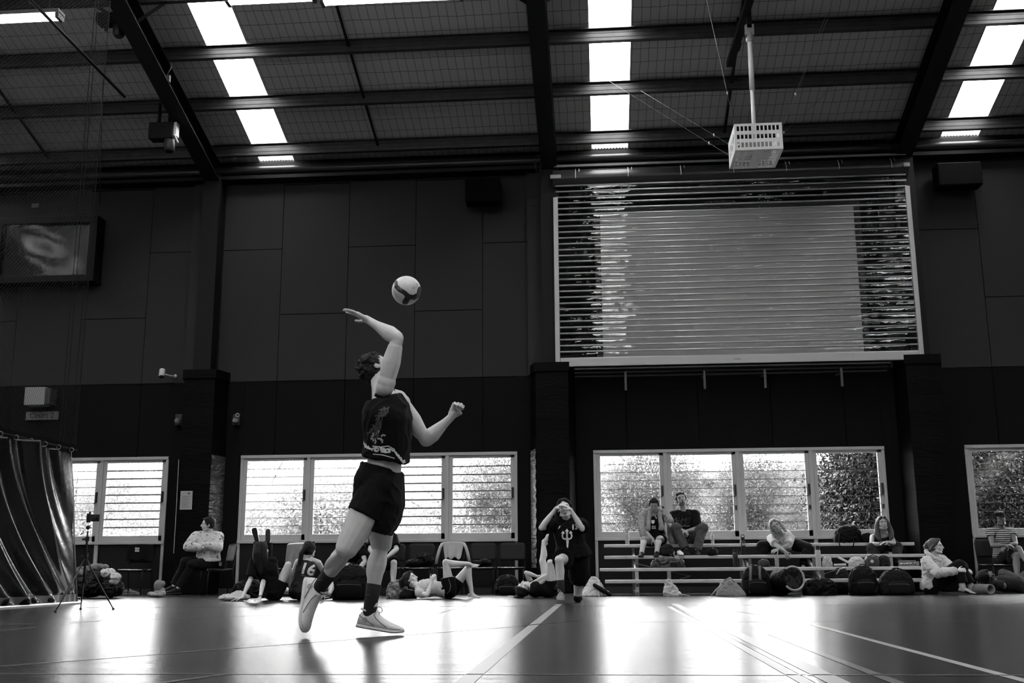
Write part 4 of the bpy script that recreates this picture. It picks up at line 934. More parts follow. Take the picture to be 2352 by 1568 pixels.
def on_ball(me_, ox, oy, rot, mat, name):
    bm_ = bmesh.new(); bm_.from_mesh(me_); out = []
    for v in bm_.verts:
        x = ox+(v.co.x*math.cos(rot)-v.co.y*math.sin(rot)); y = oy+(v.co.x*math.sin(rot)+v.co.y*math.cos(rot)); rr = x*x+y*y
        z = math.sqrt(max(1e-6, R0*R0-rr)); v.co = bc+(bx*x+by*y+hid*z)*1.006
    m3 = bpy.data.meshes.new(name); bm_.to_mesh(m3); bm_.free(); m3.materials.append(mat); link(name, m3, t)
on_ball(text_mesh('EAJ', .026, bold=.0005), -.037, .008, -.25, M('ball_print_grey', .22, .5), 'printed_letters')
on_ball(text_mesh('VOLLEY', .016), -.066, -.035, -.9, M('ball_print_dark', .14, .5), 'printed_letters')
on_ball(text_mesh('SCA', .03), .072, .028, 1.0, M('ball_print_dark', .14, .5), 'printed_letters')
# ============================================================ DIVIDING CURTAIN AND NET
t = thing('dividing_curtain', 'dark satin court-dividing curtain with deep diagonal folds at the left edge', 'curtain', (-7.2, 11, 0))
mt, nt, b = node_mat('satin_curtain'); b.inputs['Base Color'].default_value = (.006, .006, .006, 1); b.inputs['Roughness'].default_value = .26; b.inputs['Specular IOR Level'].default_value = .6
tc = N(nt, 'ShaderNodeTexCoord'); n1 = N(nt, 'ShaderNodeTexNoise'); n1.inputs['Scale'].default_value = 14; n1.inputs['Detail'].default_value = 5; bp = N(nt, 'ShaderNodeBump'); bp.inputs['Strength'].default_value = .25; bp.inputs['Distance'].default_value = .02
nt.links.new(tc.outputs['Object'], n1.inputs['Vector']); nt.links.new(n1.outputs['Fac'], bp.inputs['Height']); nt.links.new(bp.outputs[0], b.inputs['Normal'])
cy0, cy1 = 5.2, 14.9; ny, nz_ = 900, 60; g = B(); grid = []
def ctop(y): return 2.06
def cpt(y, u):
    z = .02+(ctop(y)-.02)*u; sh = y+(1-u)**1.8*-1.55; ph = sh*3.9
    env = min(1, max(0, (cy1-y)/1.3)); env = env*env*(3-2*env); amp = (.015+.095*env)*(.55+.45*u)*(1 if u > .05 else u/.05*.6+.4)
    xx = -7.27-.05*(1-env)+amp*math.sin(ph)+amp*.5*math.sin(ph*2.3+1.1+u)+.05*env*math.sin(ph*4.1+u*3)
    if u < .06: xx += .012*math.sin(y*40)
    return V((xx, y-.5*u*((y-cy0)/(cy1-cy0))**6, z))
for i in range(ny+1):
    y = cy0+(cy1-cy0)*i/ny; grid.append([cpt(y, j/nz_) for j in range(nz_+1)])
vsx = [p for r in grid for p in r]; n_ = nz_+1
g.add(vsx, [(i*n_+j, (i+1)*n_+j, (i+1)*n_+j+1, i*n_+j+1) for i in range(ny) for j in range(nz_)]); cur = g.build('curtain_cloth', mt, t, 'all')
sd = cur.modifiers.new('thick', 'SOLIDIFY'); sd.thickness = .004
g = B()
for i in range(0, ny):
    ya_, yb_ = cy0+(cy1-cy0)*i/ny, cy0+(cy1-cy0)*(i+1)/ny; of = V((.010, 0, 0)); g.add([cpt(ya_, 0)+of, cpt(yb_, 0)+of, cpt(yb_, .05)+of, cpt(ya_, .05)+of], [(0,1,2,3)])
g.build('hem_band', M('shiny_pale_hem', .28, .35), t, 'all')
g = B(); g.tube([(-7.25, cy0, 2.08), (-7.25, 14.45, 2.08)], .012, 8); g.build('top_cable', steel, t)
for i in range(26):
    y = cy0+.1+i*.36; g = B(); g.tube([(-7.25+.03*math.sin(a), y, 2.07+.03*math.cos(a)) for a in np.linspace(0, 2*PI, 10)], .004, 5); g.build('curtain_ring', M('ring_metal', .25, .35, metal=.5), t)
g = B(); g.tube([(-7.31, cy1+.02, .02), (-7.32, cy1-.17, .8), (-7.31, cy1-.34, 1.5), (-7.32, cy1-.48, 2.06)], .012, 6); g.build('edge_rope', M('pale_rope', .35, .6), t, 'all')
g = B(); g.box((-7.02, cy0, 0.001), (-6.94, cy1-.6, .02)); tag(g.build('curtain_weight_rail', M('pale_rail', .3, .5), None), 'pale flat rail lying on the floor along the curtain foot', 'rail')
t = thing('court_net', 'fine diamond mesh dividing net hanging above the dark curtain at the left', 'net', (-7.25, 11, 2.2))
g = B(); h0, h1, st = 2.15, 8.9, .06; yy0, yy1 = 8.6, 14.4; span = h1-h0
k_ = -int(span/st)
while yy0+k_*st < yy1:
    for sg in (1, -1):
        a = yy0+k_*st if sg == 1 else yy0+k_*st+span
        pa, pb = V((-7.25, a, h0)), V((-7.25, a+sg*span, h1))
        # clip to the net's rectangle
        def clip(p, q):
            d = q-p; t0, t1 = 0.0, 1.0
            for lo, s_ in ((yy0, 1), (yy1, -1)):
                num = (lo-p.y)*s_; den = d.y*s_
                if den > 0: t0 = max(t0, num/den)
                elif den < 0: t1 = min(t1, num/den)
                elif num > 0: return None
            return (p+d*t0, p+d*t1) if t1 > t0 else None
        c_ = clip(pa, pb)
        if c_: g.tube(c_, .0016, 3)
    k_ += 1
g.build('mesh', M('net_cord', .008, .8, spec=.2), t)
for y in (yy1, yy1-.35, yy1-.45): 
    g = B(); g.tube([(-7.25, y, h0), (-7.25, y, h1)], .006, 5); g.build('edge_cord', M('net_cord', .01, .8), t)
g = B(); g.tube([at(70, 0, 12.5)+V((0,0,0)), at(288, 224, 13.4)], .022, 8); g.build('net_boom', steel, t, 'all')
g = B(); g.tube([at(236, 182, 13.2), at(228, 470, 13.5)], .008, 6); g.build('pull_cord', steel, t, 'all')

# ============================================================ WALL FITTINGS
t = thing('wall_monitor', 'large black-framed display box with glossy warped cover high on the left wall', 'display', tuple(at(120, 585, 20.0)))
x0, x1 = -12.1, -9.95; z0, z1 = 6.08, 7.45
g = B(); 
for lo, hi in (((x0, 19.95, z0), (x1, 20.3, z0+.14)), ((x0, 19.95, z1-.14), (x1, 20.3, z1)), ((x0, 19.95, z0+.14), (x0+.16, 20.3, z1-.14)), ((x1-.16, 19.95, z0+.14), (x1, 20.3, z1-.14))): g.box(lo, hi)
g.build('case', M('monitor_case', .002, .6, spec=.2), t, False, .008)
g = B(); g.box((x0+.14, 20.06, z0+.12), (x1-.14, 20.1, z1-.12)); g.build('screen', M('monitor_glass', .006, .25), t)
g = B(); gx_, gz_ = 40, 24; vv = []
for i in range(gx_+1):
    for j in range(gz_+1):
        u, v = i/gx_, j/gz_; vv.append((x0+.16+(x1-x0-.32)*u, 19.99-.045*math.sin(PI*u)*math.sin(PI*v)*math.sin(2.2*u+3.5*v)-.03*math.sin(5*u+2*v), z0+.14+(z1-z0-.28)*v))
g.add(vv, [(i*(gz_+1)+j, (i+1)*(gz_+1)+j, (i+1)*(gz_+1)+j+1, i*(gz_+1)+j+1) for i in range(gx_) for j in range(gz_)])
mt, nt, b = node_mat('acrylic_cover'); out = nt.nodes['Material Output']; tr = N(nt, 'ShaderNodeBsdfTransparent'); gl = N(nt, 'ShaderNodeBsdfGlossy'); gl.inputs['Roughness'].default_value = .16; ms = N(nt, 'ShaderNodeMixShader'); ms.inputs[0].default_value = .05
nt.links.new(tr.outputs[0], ms.inputs[1]); nt.links.new(gl.outputs[0], ms.inputs[2]); nt.links.new(ms.outputs[0], out.inputs[0]); g.build('acrylic_cover', mt, t, 'all')
for px0, px1, py0, py1, lab in ((1067, 1148, 407, 463, 'black box loudspeaker mounted high on the wall left of the shutter'), (2157, 2254, 370, 426, 'black box loudspeaker mounted high on the wall right of the shutter')):
    a, c_ = at(px0, py1, 19.8), at(px1, py0, 19.8); t = thing('wall_speaker', lab, 'speaker', tuple(a), 'wall loudspeakers')
    g = B(); g.box((a.x, 19.8, a.z), (c_.x, 20.15, c_.z)); g.build('cabinet', M('speaker_black', .0015, .6, spec=.15), t, False, .02)
    g = B(); g.box((a.x+.02, 19.785, a.z+.02), (c_.x-.02, 19.8, c_.z-.02)); g.build('grille', M('speaker_grille', .002, .8, spec=.1), t)
    g = B(); m_ = (a+c_)/2; g.box((m_.x-.05, 20.15, m_.z-.05), (m_.x+.05, 20.3, m_.z+.05)); g.build('bracket', steel, t)
def cam_dome(px, py, lab):
    p = at(px, py, 20.1); t = thing('wall_alarm', lab, 'alarm', tuple(p)); g = B(); g.box((p.x-.07, 20.2, p.z-.11), (p.x+.07, 20.3, p.z+.11)); g.build('back_box', M('alarm_dark', .02, .5), t, False, .01)
    g = B(); g.lathe(p+V((0,.1,-.03)), (0,-1,0), [(0,.055),(.05,.06),(.09,.03)], 14); g.build('horn', M('alarm_grey', .16, .35), t, True); return t, p
t, p = cam_dome(538, 962, 'small wall alarm with round strobe left of the serving player')
g = B(); g.tube([p+V((.05+.035*math.cos(a), .03, .08+.035*math.sin(a))) for a in np.linspace(0, 2*PI, 14)], .008, 6); g.build('strobe_ring', M('strobe', .4, .3), t, True)
cam_dome(405, 962, 'small dark wall alarm left of the notice-sheet column')
p = at(375, 858, 19.95); t = thing('security_camera', 'white cylindrical security camera mounted on the wall left of the column', 'camera', tuple(p))
g = B(); g.lathe(p+V((-.02,0,.09)), (.03,-.25,-.97), [(0,.045),(.01,.055),(.14,.055),(.15,.05)], 18); g.build('housing', white_pl, t, True)
g = B(); g.lathe(p+V((-.015,-.03,-.06)), (.03,-.25,-.97), [(0,.05),(.012,.052)], 18); g.build('lens', black_pl, t, True)
g = B(); g.tube([p+V((.0,.03,0)), p+V((.09,.12,-.02)), p+V((.13,.33,0))], .013, 8); g.ell(p+V((.13,.28,0)), (.035,0,0), (0,.035,0), (0,0,.035)); g.build('bracket', white_pl, t, 'all')
a = at(54, 930, 20.0); c_ = at(104, 888, 20.0); t = thing('wall_cabinet', 'small pale metal box fixed above the Court 2 sign behind the net', 'box', tuple(a)); g = B(); g.box((a.x, 20.0, a.z), (c_.x, 20.3, c_.z)); g.build('housing', M('pale_metal', .3, .5), t, False, .008)
g = B(); g.box((c_.x, 20.04, a.z+.02), (c_.x+.09, 20.3, c_.z-.02)); g.build('side_unit', M('grey_metal', .05, .5), t)
a = at(58, 964, 20.25); c_ = at(133, 944, 20.25); t = thing('court_sign', 'small white wall sign reading Court 2 on the black wall behind the net', 'sign', tuple(a)); g = B(); g.box((a.x, 20.26, a.z), (c_.x, 20.3, c_.z)); g.build('plate', M('sign_plate', .16, .6), t)
tm = text_mesh('Court 2', .155, bold=.001); tm.transform(Matrix.Translation(((a.x+c_.x)/2, 20.255, (a.z+c_.z)/2)) @ Matrix.Rotation(PI/2, 4, 'X')); tm.materials.append(M('sign_ink', .01, .6)); link('lettering', tm, t)
a = at(71, 476, 20.25); g = B(); g.box((a.x, 20.27, a.z), (a.x+.14, 20.3, a.z+.09)); t = tag(g.build('wall_label', M('label_grey', .12, .6), None), 'tiny pale label plate high on the wall above the display box', 'label')
a = at(413, 1170, 19.84); c_ = at(443, 1127, 19.84); t = thing('notice_sheet', 'white printed notice sheet stuck on the black column padding', 'paper', tuple(a)); g = B(); g.box((a.x, 19.832, a.z), (c_.x, 19.836, c_.z)); g.build('paper', M('notice_paper', .42, .8), t)
g = B()
for i in range(11): g.box((a.x+.03, 19.829, c_.z-.10-.021*i), (c_.x-.03-.03*(i % 3), 19.831, c_.z-.096-.021*i))
g.box((c_.x-.09, 19.829, c_.z-.06), (c_.x-.05, 19.831, c_.z-.03)); g.build('print', M('notice_ink', .06, .7), t)
a = at(498, 1300, 20.28); g = B(); g.box((a.x, 20.26, a.z), (a.x+.09, 20.3, a.z+.08)); t = g.build('power_outlet', M('outlet_grey', .2, .5), None, False, .006); tag(t, 'small pale power outlet low on the wall behind the seated man', 'outlet')
# hoists and cables on the left rafter
def hoist(px, py, Y, lab):
    p = at(px, py, Y); t = thing('winch', lab, 'winch', tuple(p)); g = B(); g.box((p.x-.25, p.y-.12, p.z-.02), (p.x+.22, p.y+.12, p.z+.3)); g.build('gearbox', steel, t, False, .02)
    g = B(); g.lathe(p+V((.12,0,-.02)), (.1,-.1,-1), [(0,.1),(.2,.1),(.24,.07)], 16); g.build('motor', M('winch_dark', .012, .4), t, True)
    g = B(); g.box((p.x+.22, p.y-.08, p.z+.04), (p.x+.27, p.y+.06, p.z+.3)); g.bar((p.x+.25, p.y-.1, p.z+.05), (p.x+.33, p.y-.1, p.z-.12), .05, .02); g.build('bright_bracket', M('bright_zinc', .7, .35), t)
    g = B(); g.tube([(p.x-.1, p.y, p.z+.3), (p.x-.1, p.y, zr(p.y)-.25)], .03, 8); g.tube([(p.x+.1, p.y, p.z+.3), (p.x+.1, p.y, zr(p.y)-.25)], .03, 8); g.build('hanger', steel, t, 'all')
hoist(375, 320, 18.2, 'dark motor winch hanging from the left rafter, nearer the wall'); hoist(258, 55, 16.4, 'dark motor winch hanging from the left rafter at the top edge')
p = at(385, 180, 17.2); t = thing('cable_box', 'small grey junction box with looping cable on the left rafter', 'junction box', tuple(p)); g = B(); g.box((p.x-.05, p.y-.03, p.z-.08), (p.x+.05, p.y+.03, p.z+.06)); g.build('box', M('junction_grey', .08, .5), t, False, .01)
g = B(); g.tube([p+V((-.02,0,.06)), p+V((.05,0,.2)), p+V((.04,0,.33)), p+V((-.02,0,.40))], .01, 8); g.build('cable', M('cable_grey', .10, .5), t, 'all')
p = at(1236, 375, 19.8); t = thing('cable_loop', 'coiled cable hanging beside the column left of the shutter', 'cable', tuple(p)); g = B()
g.tube([p+V((.07*math.sin(a), -.02*a*.1, .16*math.cos(a))) for a in np.linspace(0, 4*PI, 30)], .006, 6); g.tube([p+V((.05*math.sin(a), .0, -.08+.14*math.cos(a))) for a in np.linspace(0, 2*PI, 20)], .006, 6); g.build('cable', M('cable_grey2', .05, .5), t, 'all')

# ============================================================ PHONE ON TRIPOD
ft = [onz(127, 1407), onz(185, 1401), onz(260, 1401)]; hub = at(194, 1318, 11.8); hx, hy = hub.x, hub.y; ph_ = at(214, 1189, 11.8)
t = thing('phone_tripod', 'thin black tripod stand holding a phone, in front of the curtain end', 'tripod', (hx, hy, 0)); bp_ = M('tripod_black', .004, .45)
top = at(202, 1215, 11.8)
for f_ in ft:
    g = B(); g.tube([V((hx, hy, hub.z+.18)), V((hx, hy, hub.z+.18)).lerp(f_, .55), f_+V((0,0,.015))], [.010, .009, .006], 8); l_ = g.build('leg', bp_, t, 'all')
    g = B(); g.ell(f_+V((0,0,.014)), (.016,0,0), (0,.016,0), (0,0,.014), 6); g.build('rubber_foot', bp_, l_, 'all')
    g = B(); g.tube([V((hx, hy, hub.z-.04)), V((hx, hy, hub.z+.18)).lerp(f_, .4)], .006, 6); g.build('brace', bp_, t, 'all')
g = B(); g.tube([V((hx, hy, hub.z-.1)), V((hx, hy, hub.z+.3)), V((top.x, hy, top.z-.02))], [.014, .014, .010], 8); g.build('centre_column', bp_, t, 'all')
for zz in (hub.z+.36, hub.z+.18): g = B(); g.lathe((hx+.004, hy, zz), (0,0,1), [(0,.022),(.05,.022)], 12); g.bar((hx, hy, zz+.02), (hx-.05, hy-.01, zz+.02), .016, .02); g.build('clamp', bp_, t, True)
g = B(); g.ell((top.x, hy, top.z+.02), (.022,0,0), (0,.022,0), (0,0,.026), 8); g.build('ball_head', bp_, t, 'all')
ph = thing('phone', 'phone held sideways in a clamp on top of the tripod', 'phone', tuple(ph_)); g = B(); g.box((ph_.x-.045, hy-.008, ph_.z-.04), (ph_.x+.075, hy+.006, ph_.z+.04)); g.build('body', black_pl, ph, False, .008)
g = B(); g.box((ph_.x-.035, hy-.0095, ph_.z-.034), (ph_.x+.066, hy-.008, ph_.z+.034)); g.build('display', M('phone_screen', .03, .15, noise_amt=.9, nscale=30), ph)
g = B(); g.box((ph_.x-.07, hy-.02, ph_.z-.052), (ph_.x-.035, hy+.02, ph_.z+.05)); g.box((ph_.x-.05, hy-.01, ph_.z+.04), (ph_.x-.03, hy+.01, ph_.z+.07)); g.build('clamp', bp_, ph, False, .004)

# ============================================================ BLEACHERS
BX0, BX1 = .05, 5.42
ROW = {1: (17.85, 1334), 2: (18.35, 1306.5), 3: (18.95, 1278), 4: (19.5, 1251.5)}
RZ = {i: at(1700, y, Y).z for i, (Y, y) in ROW.items()}
t = thing('bleachers', 'four-tier aluminium bleachers along the wall under the shutter', 'bleachers', (2.7, 18.7, 0)); bal = M('bleacher_aluminium', .50, .42, metal=.2, noise_amt=.08, nscale=6); bfr = M('bleacher_frame', .12, .45, metal=.4)
for i, (Y, y) in ROW.items():
    z = RZ[i]+.028; g = B(); g.box((BX0-(.08 if i == 2 else 0), Y, z-.055), (BX1+(.12 if i == 2 else 0), Y+.24, z)); 
    g.build('seat_plank', bal, t, False, .008)
for px in (1462, 1730, 1882, 2050):
    x = at(px, 1340, 18.2).x
    g = B(); g.bar((x, 17.9, 0), (x, 17.9, RZ[2]-.03), .055, .04); g.build('upright', bal if px == 1462 else bfr, t)
    g = B(); g.bar((x+.03, 18.7, 0), (x+.03, 18.7, RZ[3]-.02), .05, .04); g.build('upright', bfr, t); g = B(); g.bar((x, 19.62, 0), (x, 19.62, RZ[4]-.02), .05, .04); g.build('upright', bfr, t)
    g = B(); g.bar((x, 17.8, RZ[1]-.06), (x, 19.7, RZ[4]-.07), .04, .05); g.build('stringer', bfr, t); g = B(); g.bar((x, 17.8, .03), (x, 19.75, .03), .04, .05); g.build('base_rail', bfr, t)
for a, c_ in (((1459, 1293), (1583, 1322)), ((1796, 1308), (1928, 1336)), ((1848, 1332), (1918, 1310)), ((1545, 1336), (1586, 1322)), ((1700, 1303), (1735, 1294)), ((1735, 1294), (1790, 1303))):
    g = B(); g.bar(at(a[0], a[1], 18.62), at(c_[0], c_[1], 18.62), .012, .055, (0,-1,0.0)); g.v = g.v; g.build('cross_brace', M('brace_alu', .18, .4, metal=.3), t)

# ============================================================ CHAIRS
ch_m = M('chair_black', .004, .55, spec=.3); ch_f = M('chair_frame', .10, .35, metal=.7)
def make_chair(x, y, rz, label, seat_v=None):
    """stackable chair facing -Y when rz = 0"""
    t = thing('stacking_chair', label, 'chair', (x, y, 0), 'black stacking chairs by the wall'); R_ = Matrix.Rotation(rz, 3, 'Z'); W = lambda a, b2, c_: R_ @ V((a, b2, c_))+V((x, y, 0))
    g = B(); rs = []
    for i in range(9):
        v = i/8; yy_ = -.23+.44*v; zz = .465-.03*math.sin(PI*v)-.02*(v < .06)
        rs.append([W(a, yy_, zz+.02*abs(a/.24)**3*(1-v)) for a in np.linspace(-.235, .235, 9)]+[W(a, yy_, zz-.018) for a in np.linspace(.235, -.235, 9)])
    g.rings(rs); g.build('seat', ch_m, t, 'all')
    g = B(); rs = []
    for i in range(9):
        v = i/8; zz = .58+.31*v; wd = .225+.015*math.sin(PI*v)-(.02 if v > .95 else 0)
        rs.append([W(a*wd/.235, .22+.05*v-.03*(1-(a/.235)**2)*-1-.02, zz+(.0 if v < .9 else .012*(1-(a/.235)**2))) for a in np.linspace(-.235, .235, 9)]+[W(a*wd/.235, .235+.05*v+.03*(1-(a/.235)**2)-.02, zz) for a in np.linspace(.235, -.235, 9)])
    g.rings(rs); g.build('backrest', ch_m, t, 'all')
    for sx in (-1, 1):
        g = B(); g.tube([W(sx*.225, -.24, .01), W(sx*.225, -.215, .44), W(sx*.225, -.18, .455), W(sx*.225, .0, .45)], .011, 8); g.build('leg', ch_f if seat_v else ch_m, t, 'all')
        g = B(); g.tube([W(sx*.225, .27, .01), W(sx*.225, .2, .44), W(sx*.225, .23, .62), W(sx*.225, .26, .84)], .011, 8); g.build('leg', ch_m, t, 'all')
    g = B(); g.tube([W(-.225, -.235, .452), W(.225, -.235, .452)], .012, 8); g.build('front_rail', M('chrome_rail', .45, .2, metal=.9), t, 'all')
    return t
CH = {}
for px, lab in ((298, 'black stacking chair with a dark shirt hung over its back, beside the curtain'), (668, 'black stacking chair with a pale towel over its back behind the number 16 player'), (790, 'black stacking chair behind the crouched player left of the server legs'),
                (888, 'black stacking chair partly hidden behind the server standing leg'), (957, 'black stacking chair holding dark clothes behind the reclining girl head'), (1033, 'black stacking chair with a white shirt over its back'),
                (1103, 'black stacking chair right of the white-shirt chair'), (1172, 'black stacking chair last in the row beside the pale padding strip')):
    x = at(px, 1300, 19.25).x; CH[px] = (x, 19.5); make_chair(x, 19.5, 0, lab)
x2 = at(498, 1300, 18.9).x; make_chair(x2, 18.95, -.95, 'black stacking chair turned sideways under the man in the pale jumper')
x15 = at(2300, 1290, 19.3).x; make_chair(x15, 19.5, .25, 'black stacking chair under the man in the striped shirt at the right')

# cloths hung over chair backs
def drape(px, mat, name, label, cat, w=.42, drop=.34, back=.2, v=0.0, mark=None, shape='rect'):
    x, y = CH[px]; g = B(); nx, nz2 = 22, 22; vv = []
    for i in range(nx+1):
        u = i/nx-.5
        for j in range(nz2+1):
            s_ = j/nz2*(drop+back); wv = .012*math.sin(u*22+v)+.008*math.sin(u*9+s_*20)
            wd = w*(1+ (.10*s_/drop if shape == 'rect' else -.25*max(0, s_-.12)/drop+.12*(s_ < .14)))
            zt = .915+.012*math.cos(u*PI)
            if s_ < back: p = (x+u*wd, y+.30+wv*.5, zt-(back-s_))
            else: d_ = s_-back; p = (x+u*wd, y+.195-.05*d_-wv*(d_/drop)-.012, zt-d_+ (.02*math.sin(u*14) if d_ > drop*.9 else 0))
            vv.append(p)
    g.add(vv, [(i*(nz2+1)+j, (i+1)*(nz2+1)+j, (i+1)*(nz2+1)+j+1, i*(nz2+1)+j+1) for i in range(nx) for j in range(nz2)])
    if cat == 'shirt' and mat is white_cl:
        for sg in (-1, 1): g.rings([[(x+sg*(w*.45+q*.10)+.03*math.cos(a), y+.17+.03*math.sin(a), .90-q*(.12+.16*q)) for a in [2*PI*i/10 for i in range(10)]] for q in (0, .4, .8, 1.2)])
    o = g.build(name, mat, None, 'all'); m_ = o.modifiers.new('t', 'SOLIDIFY'); m_.thickness = .006; tag(o, label, cat); return o
o = drape(298, black_cl, 'hung_shirt', 'black t-shirt with small white print hung over the chair back beside the curtain', 'shirt', .46, .30)
x, y = CH[298]
for tx, dz in (('App', .845), ('Stat', .80)):
    tm = text_mesh(tx, .052, bold=.0025); tm.transform(Matrix.Translation((x-.05, y+.135, dz)) @ Matrix.Rotation(PI/2, 4, 'X')); tm.materials.append(print_w); link('shirt_print', tm, o)
o = drape(668, M('pale_towel', .22, .95, noise_amt=.12, nscale=8), 'hung_towel', 'pale grey towel hung over the chair back behind the number 16 player', 'towel', .40, .42)
x, y = CH[668]; g = B(); g.tube([V((x+.10+.03*math.cos(a), y+.135, .80+.035*math.sin(a))) for a in np.linspace(0, 2*PI, 14)]+[V((x+.09, y+.135, .74))], .006, 6); g.build('towel_emblem', M('towel_mark', .34, .9), o, 'all')
drape(1033, white_cl, 'hung_shirt', 'white t-shirt hung over the chair back above the crossed knees', 'shirt', .42, .30, shape='t')
def cloth_heap(pts, mat, name, label, cat, vox=.012, ruffle=.02, group=None, rs=9):
    """pts: (px, py, Y, rx, ry, rz)"""
    b = B()
    for px, py, Y, rx, ry, rz in pts:
        c = at(px, py, Y); b.ell(c, V((rx,0,0)), V((0,ry,0)), V((0,0,rz)), 10)
    me = remeshed(b, name, vox, 2, .5, ruffle*1.5, rs*1.4, .010, 24); me.materials.append(mat); o = link(name, me, None, False)
    lo = min(v.co.z for v in me.vertices)
    if lo < .003:
        for v in me.vertices: v.co.z = max(v.co.z, .003)
    return tag(o, label, cat, group)
cloth_heap([(957, 1293, 19.4, .18, .16, .05), (975, 1283, 19.45, .12, .14, .09), (985, 1288, 19.4, .08, .12, .07)], M('dark_jacket', .005, .9, spec=.2), 'folded_jacket', 'dark crumpled jacket piled on the chair behind the reclining girl', 'jacket')
cloth_heap([(1095, 1294, 19.4, .17, .15, .035), (1115, 1291, 19.4, .1, .12, .04)], M('dark_jacket', .005, .9, spec=.2), 'folded_jumper', 'dark folded jumper lying on the chair seat right of the white-shirt chair', 'jumper')
o = cloth_heap([(205, 1345, 17.8, .28, .22, .16), (232, 1335, 17.9, .30, .24, .2), (258, 1350, 17.7, .14, .2, .12)], M('duffel_dark', .006, .6, spec=.3), 'duffel_bag', 'big dark duffel bag against the wall behind the tripod legs', 'bag', .014, .03)
cloth_heap([(200, 1309, 17.9, .17, .14, .05), (225, 1303, 17.9, .16, .14, .045), (187, 1315, 17.8, .1, .1, .07)], M('light_clothes', .16, .9, noise_amt=.6, nscale=9), 'clothes', 'heap of pale crumpled clothes on top of the duffel bag', 'clothes')
cloth_heap([(248, 1316, 17.7, .1, .1, .06), (265, 1325, 17.6, .07, .08, .05), (262, 1335, 17.6, .05, .08, .04)], M('white_cloth_b', .55, .9), 'shirt', 'white bunched shirt spilling off the right side of the duffel bag', 'shirt')

# ============================================================ LOOSE THINGS
def free_shoe(px, py, Y, dirn, mat, sole, label, k=1.0, z=None, group=None, laces=False):
    """a shoe standing by itself"""
    e = V(dirn).normalized(); u = V((0,0,1)); sd = e.cross(u).normalized(); c = at(px, py, Y) if Y else onz(px, py); O = V((c.x, c.y, z if z is not None else 0.0))-e*.14*k
    t = thing('shoe', label, 'shoe', tuple(O+e*.14*k), group)
    prof = [(0,.016,.055),(.03,.028,.085),(.10,.036,.10),(.2,.04,.085),(.3,.04,.085),(.40,.04,.09),(.52,.043,.08),(.65,.049,.064),(.78,.05,.054),(.88,.045,.046),(.95,.034,.036),(1.0,.012,.02)]
    def rg(pf, z0, top=True): return [[O+e*.285*k*t_+sd*hw*k*math.cos(a)*(1.0-.28*max(0, math.sin(a)))+u*(z0*k+(ht*k-z0*k)*(.5+.5*math.copysign(abs(math.sin(a))**.75, math.sin(a)))) for a in [2*PI*i/16 for i in range(16)]] for t_, hw, ht in pf]
    b = B(); b.rings(rg(prof, .014)); b.build('upper', mat, t, 'all'); b = B(); b.rings(rg([(q[0]*1.02-.01, q[1]+.004, .026) for q in prof], .001)); b.build('sole', sole, t, 'all')
    b = B(); c = O+e*.285*k*.2+u*.09*k; b.lathe(c, u+e*.2, [(-.01,.03*k),(.004,.034*k),(.008,.026*k)], 14); b.build('collar', black_pl, t, True)
    for i in range(4 if laces else 0): b = B(); cc = O+e*.285*k*(.42+.07*i)+u*(.094-.012*i)*k; b.tube([cc+sd*.024*k-u*.01, cc+u*.003, cc-sd*.024*k-u*.01], .003, 5); b.build('lace', lace_m, t, 'all')
    return t
grey_shoe = M('grey_knit_shoe', .17, .7, noise_amt=.2, nscale=30)
free_shoe(300, 1366, None, (1, -.15, 0), grey_shoe, M('pale_sole', .3, .6), 'pale grey running shoe on the floor under the chair with the hung shirt', 1.25, laces=True)
free_shoe(1544, 1278, 19.05, (-.15, -1, 0), shoe_w, sole_w, 'left white sneaker of the pair on the third tier between the two men', 1.0, RZ[3]+.028, 'white sneakers on the third tier')
free_shoe(1562, 1278, 19.05, (.1, -1, 0), shoe_w, sole_w, 'right white sneaker of the pair on the third tier between the two men', 1.0, RZ[3]+.028, 'white sneakers on the third tier')
free_shoe(1935, 1362, None, (1, -.1, 0), M('mid_grey_shoe', .10, .6), M('pale_sole', .3, .6), 'grey sneaker on the floor before the dark clothes under the bleachers', 1.0, laces=True)
free_shoe(1964, 1364, None, (-.8, -.5, 0), shoe_w, sole_w, 'white sneaker leaning toward the black backpack under the bleachers', .9, laces=True)
# plush toy
p0 = onz(366, 1371); p0 = V((p0.x, p0.y, 0)); t = thing('plush_toy', 'pale plush toy sitting on the floor left of the chair legs', 'toy', tuple(p0)); plush = M('plush_pale', .30, .95, noise_amt=.15, nscale=40, bump=.4, bscale=120)
def pe(dx, dz, rx, ry, rz, dy=0): return (p0+V((dx, dy, dz)), V((rx,0,0)), V((0,ry,0)), V((0,0,rz)))
b = B(); b.ell(*pe(0, .07, .10, .08, .07)); b.ell(*pe(.03, .10, .06, .06, .07)); soft(b, 'body', plush, t, .008, ruffle=.003)
b = B(); b.ell(*pe(-.02, .19, .075, .07, .095, -.02)); b.ell(*pe(.05, .22, .05, .045, .05, -.03)); soft(b, 'head', M('plush_mid', .20, .95), t, .008, ruffle=.003)
b = B(); b.ell(*pe(-.11, .05, .065, .06, .045, -.08)); b.ell(*pe(-.06, .04, .07, .07, .04, -.1)); soft(b, 'foot', plush, t, .008); b = B(); b.ell(*pe(.09, .06, .05, .06, .05, -.08)); b.ell(*pe(.06, .04, .06, .07, .04, -.1)); soft(b, 'foot', plush, t, .008)
for dx, dz in ((-.12, .05), (-.08, .045), (-.05, .06), (.03, .05)): b = B(); b.ell(p0+V((dx, -.145, dz)), (.008,0,0), (0,.006,0), (0,0,.008), 6); b.build('button_spot', black_pl, t, 'all')
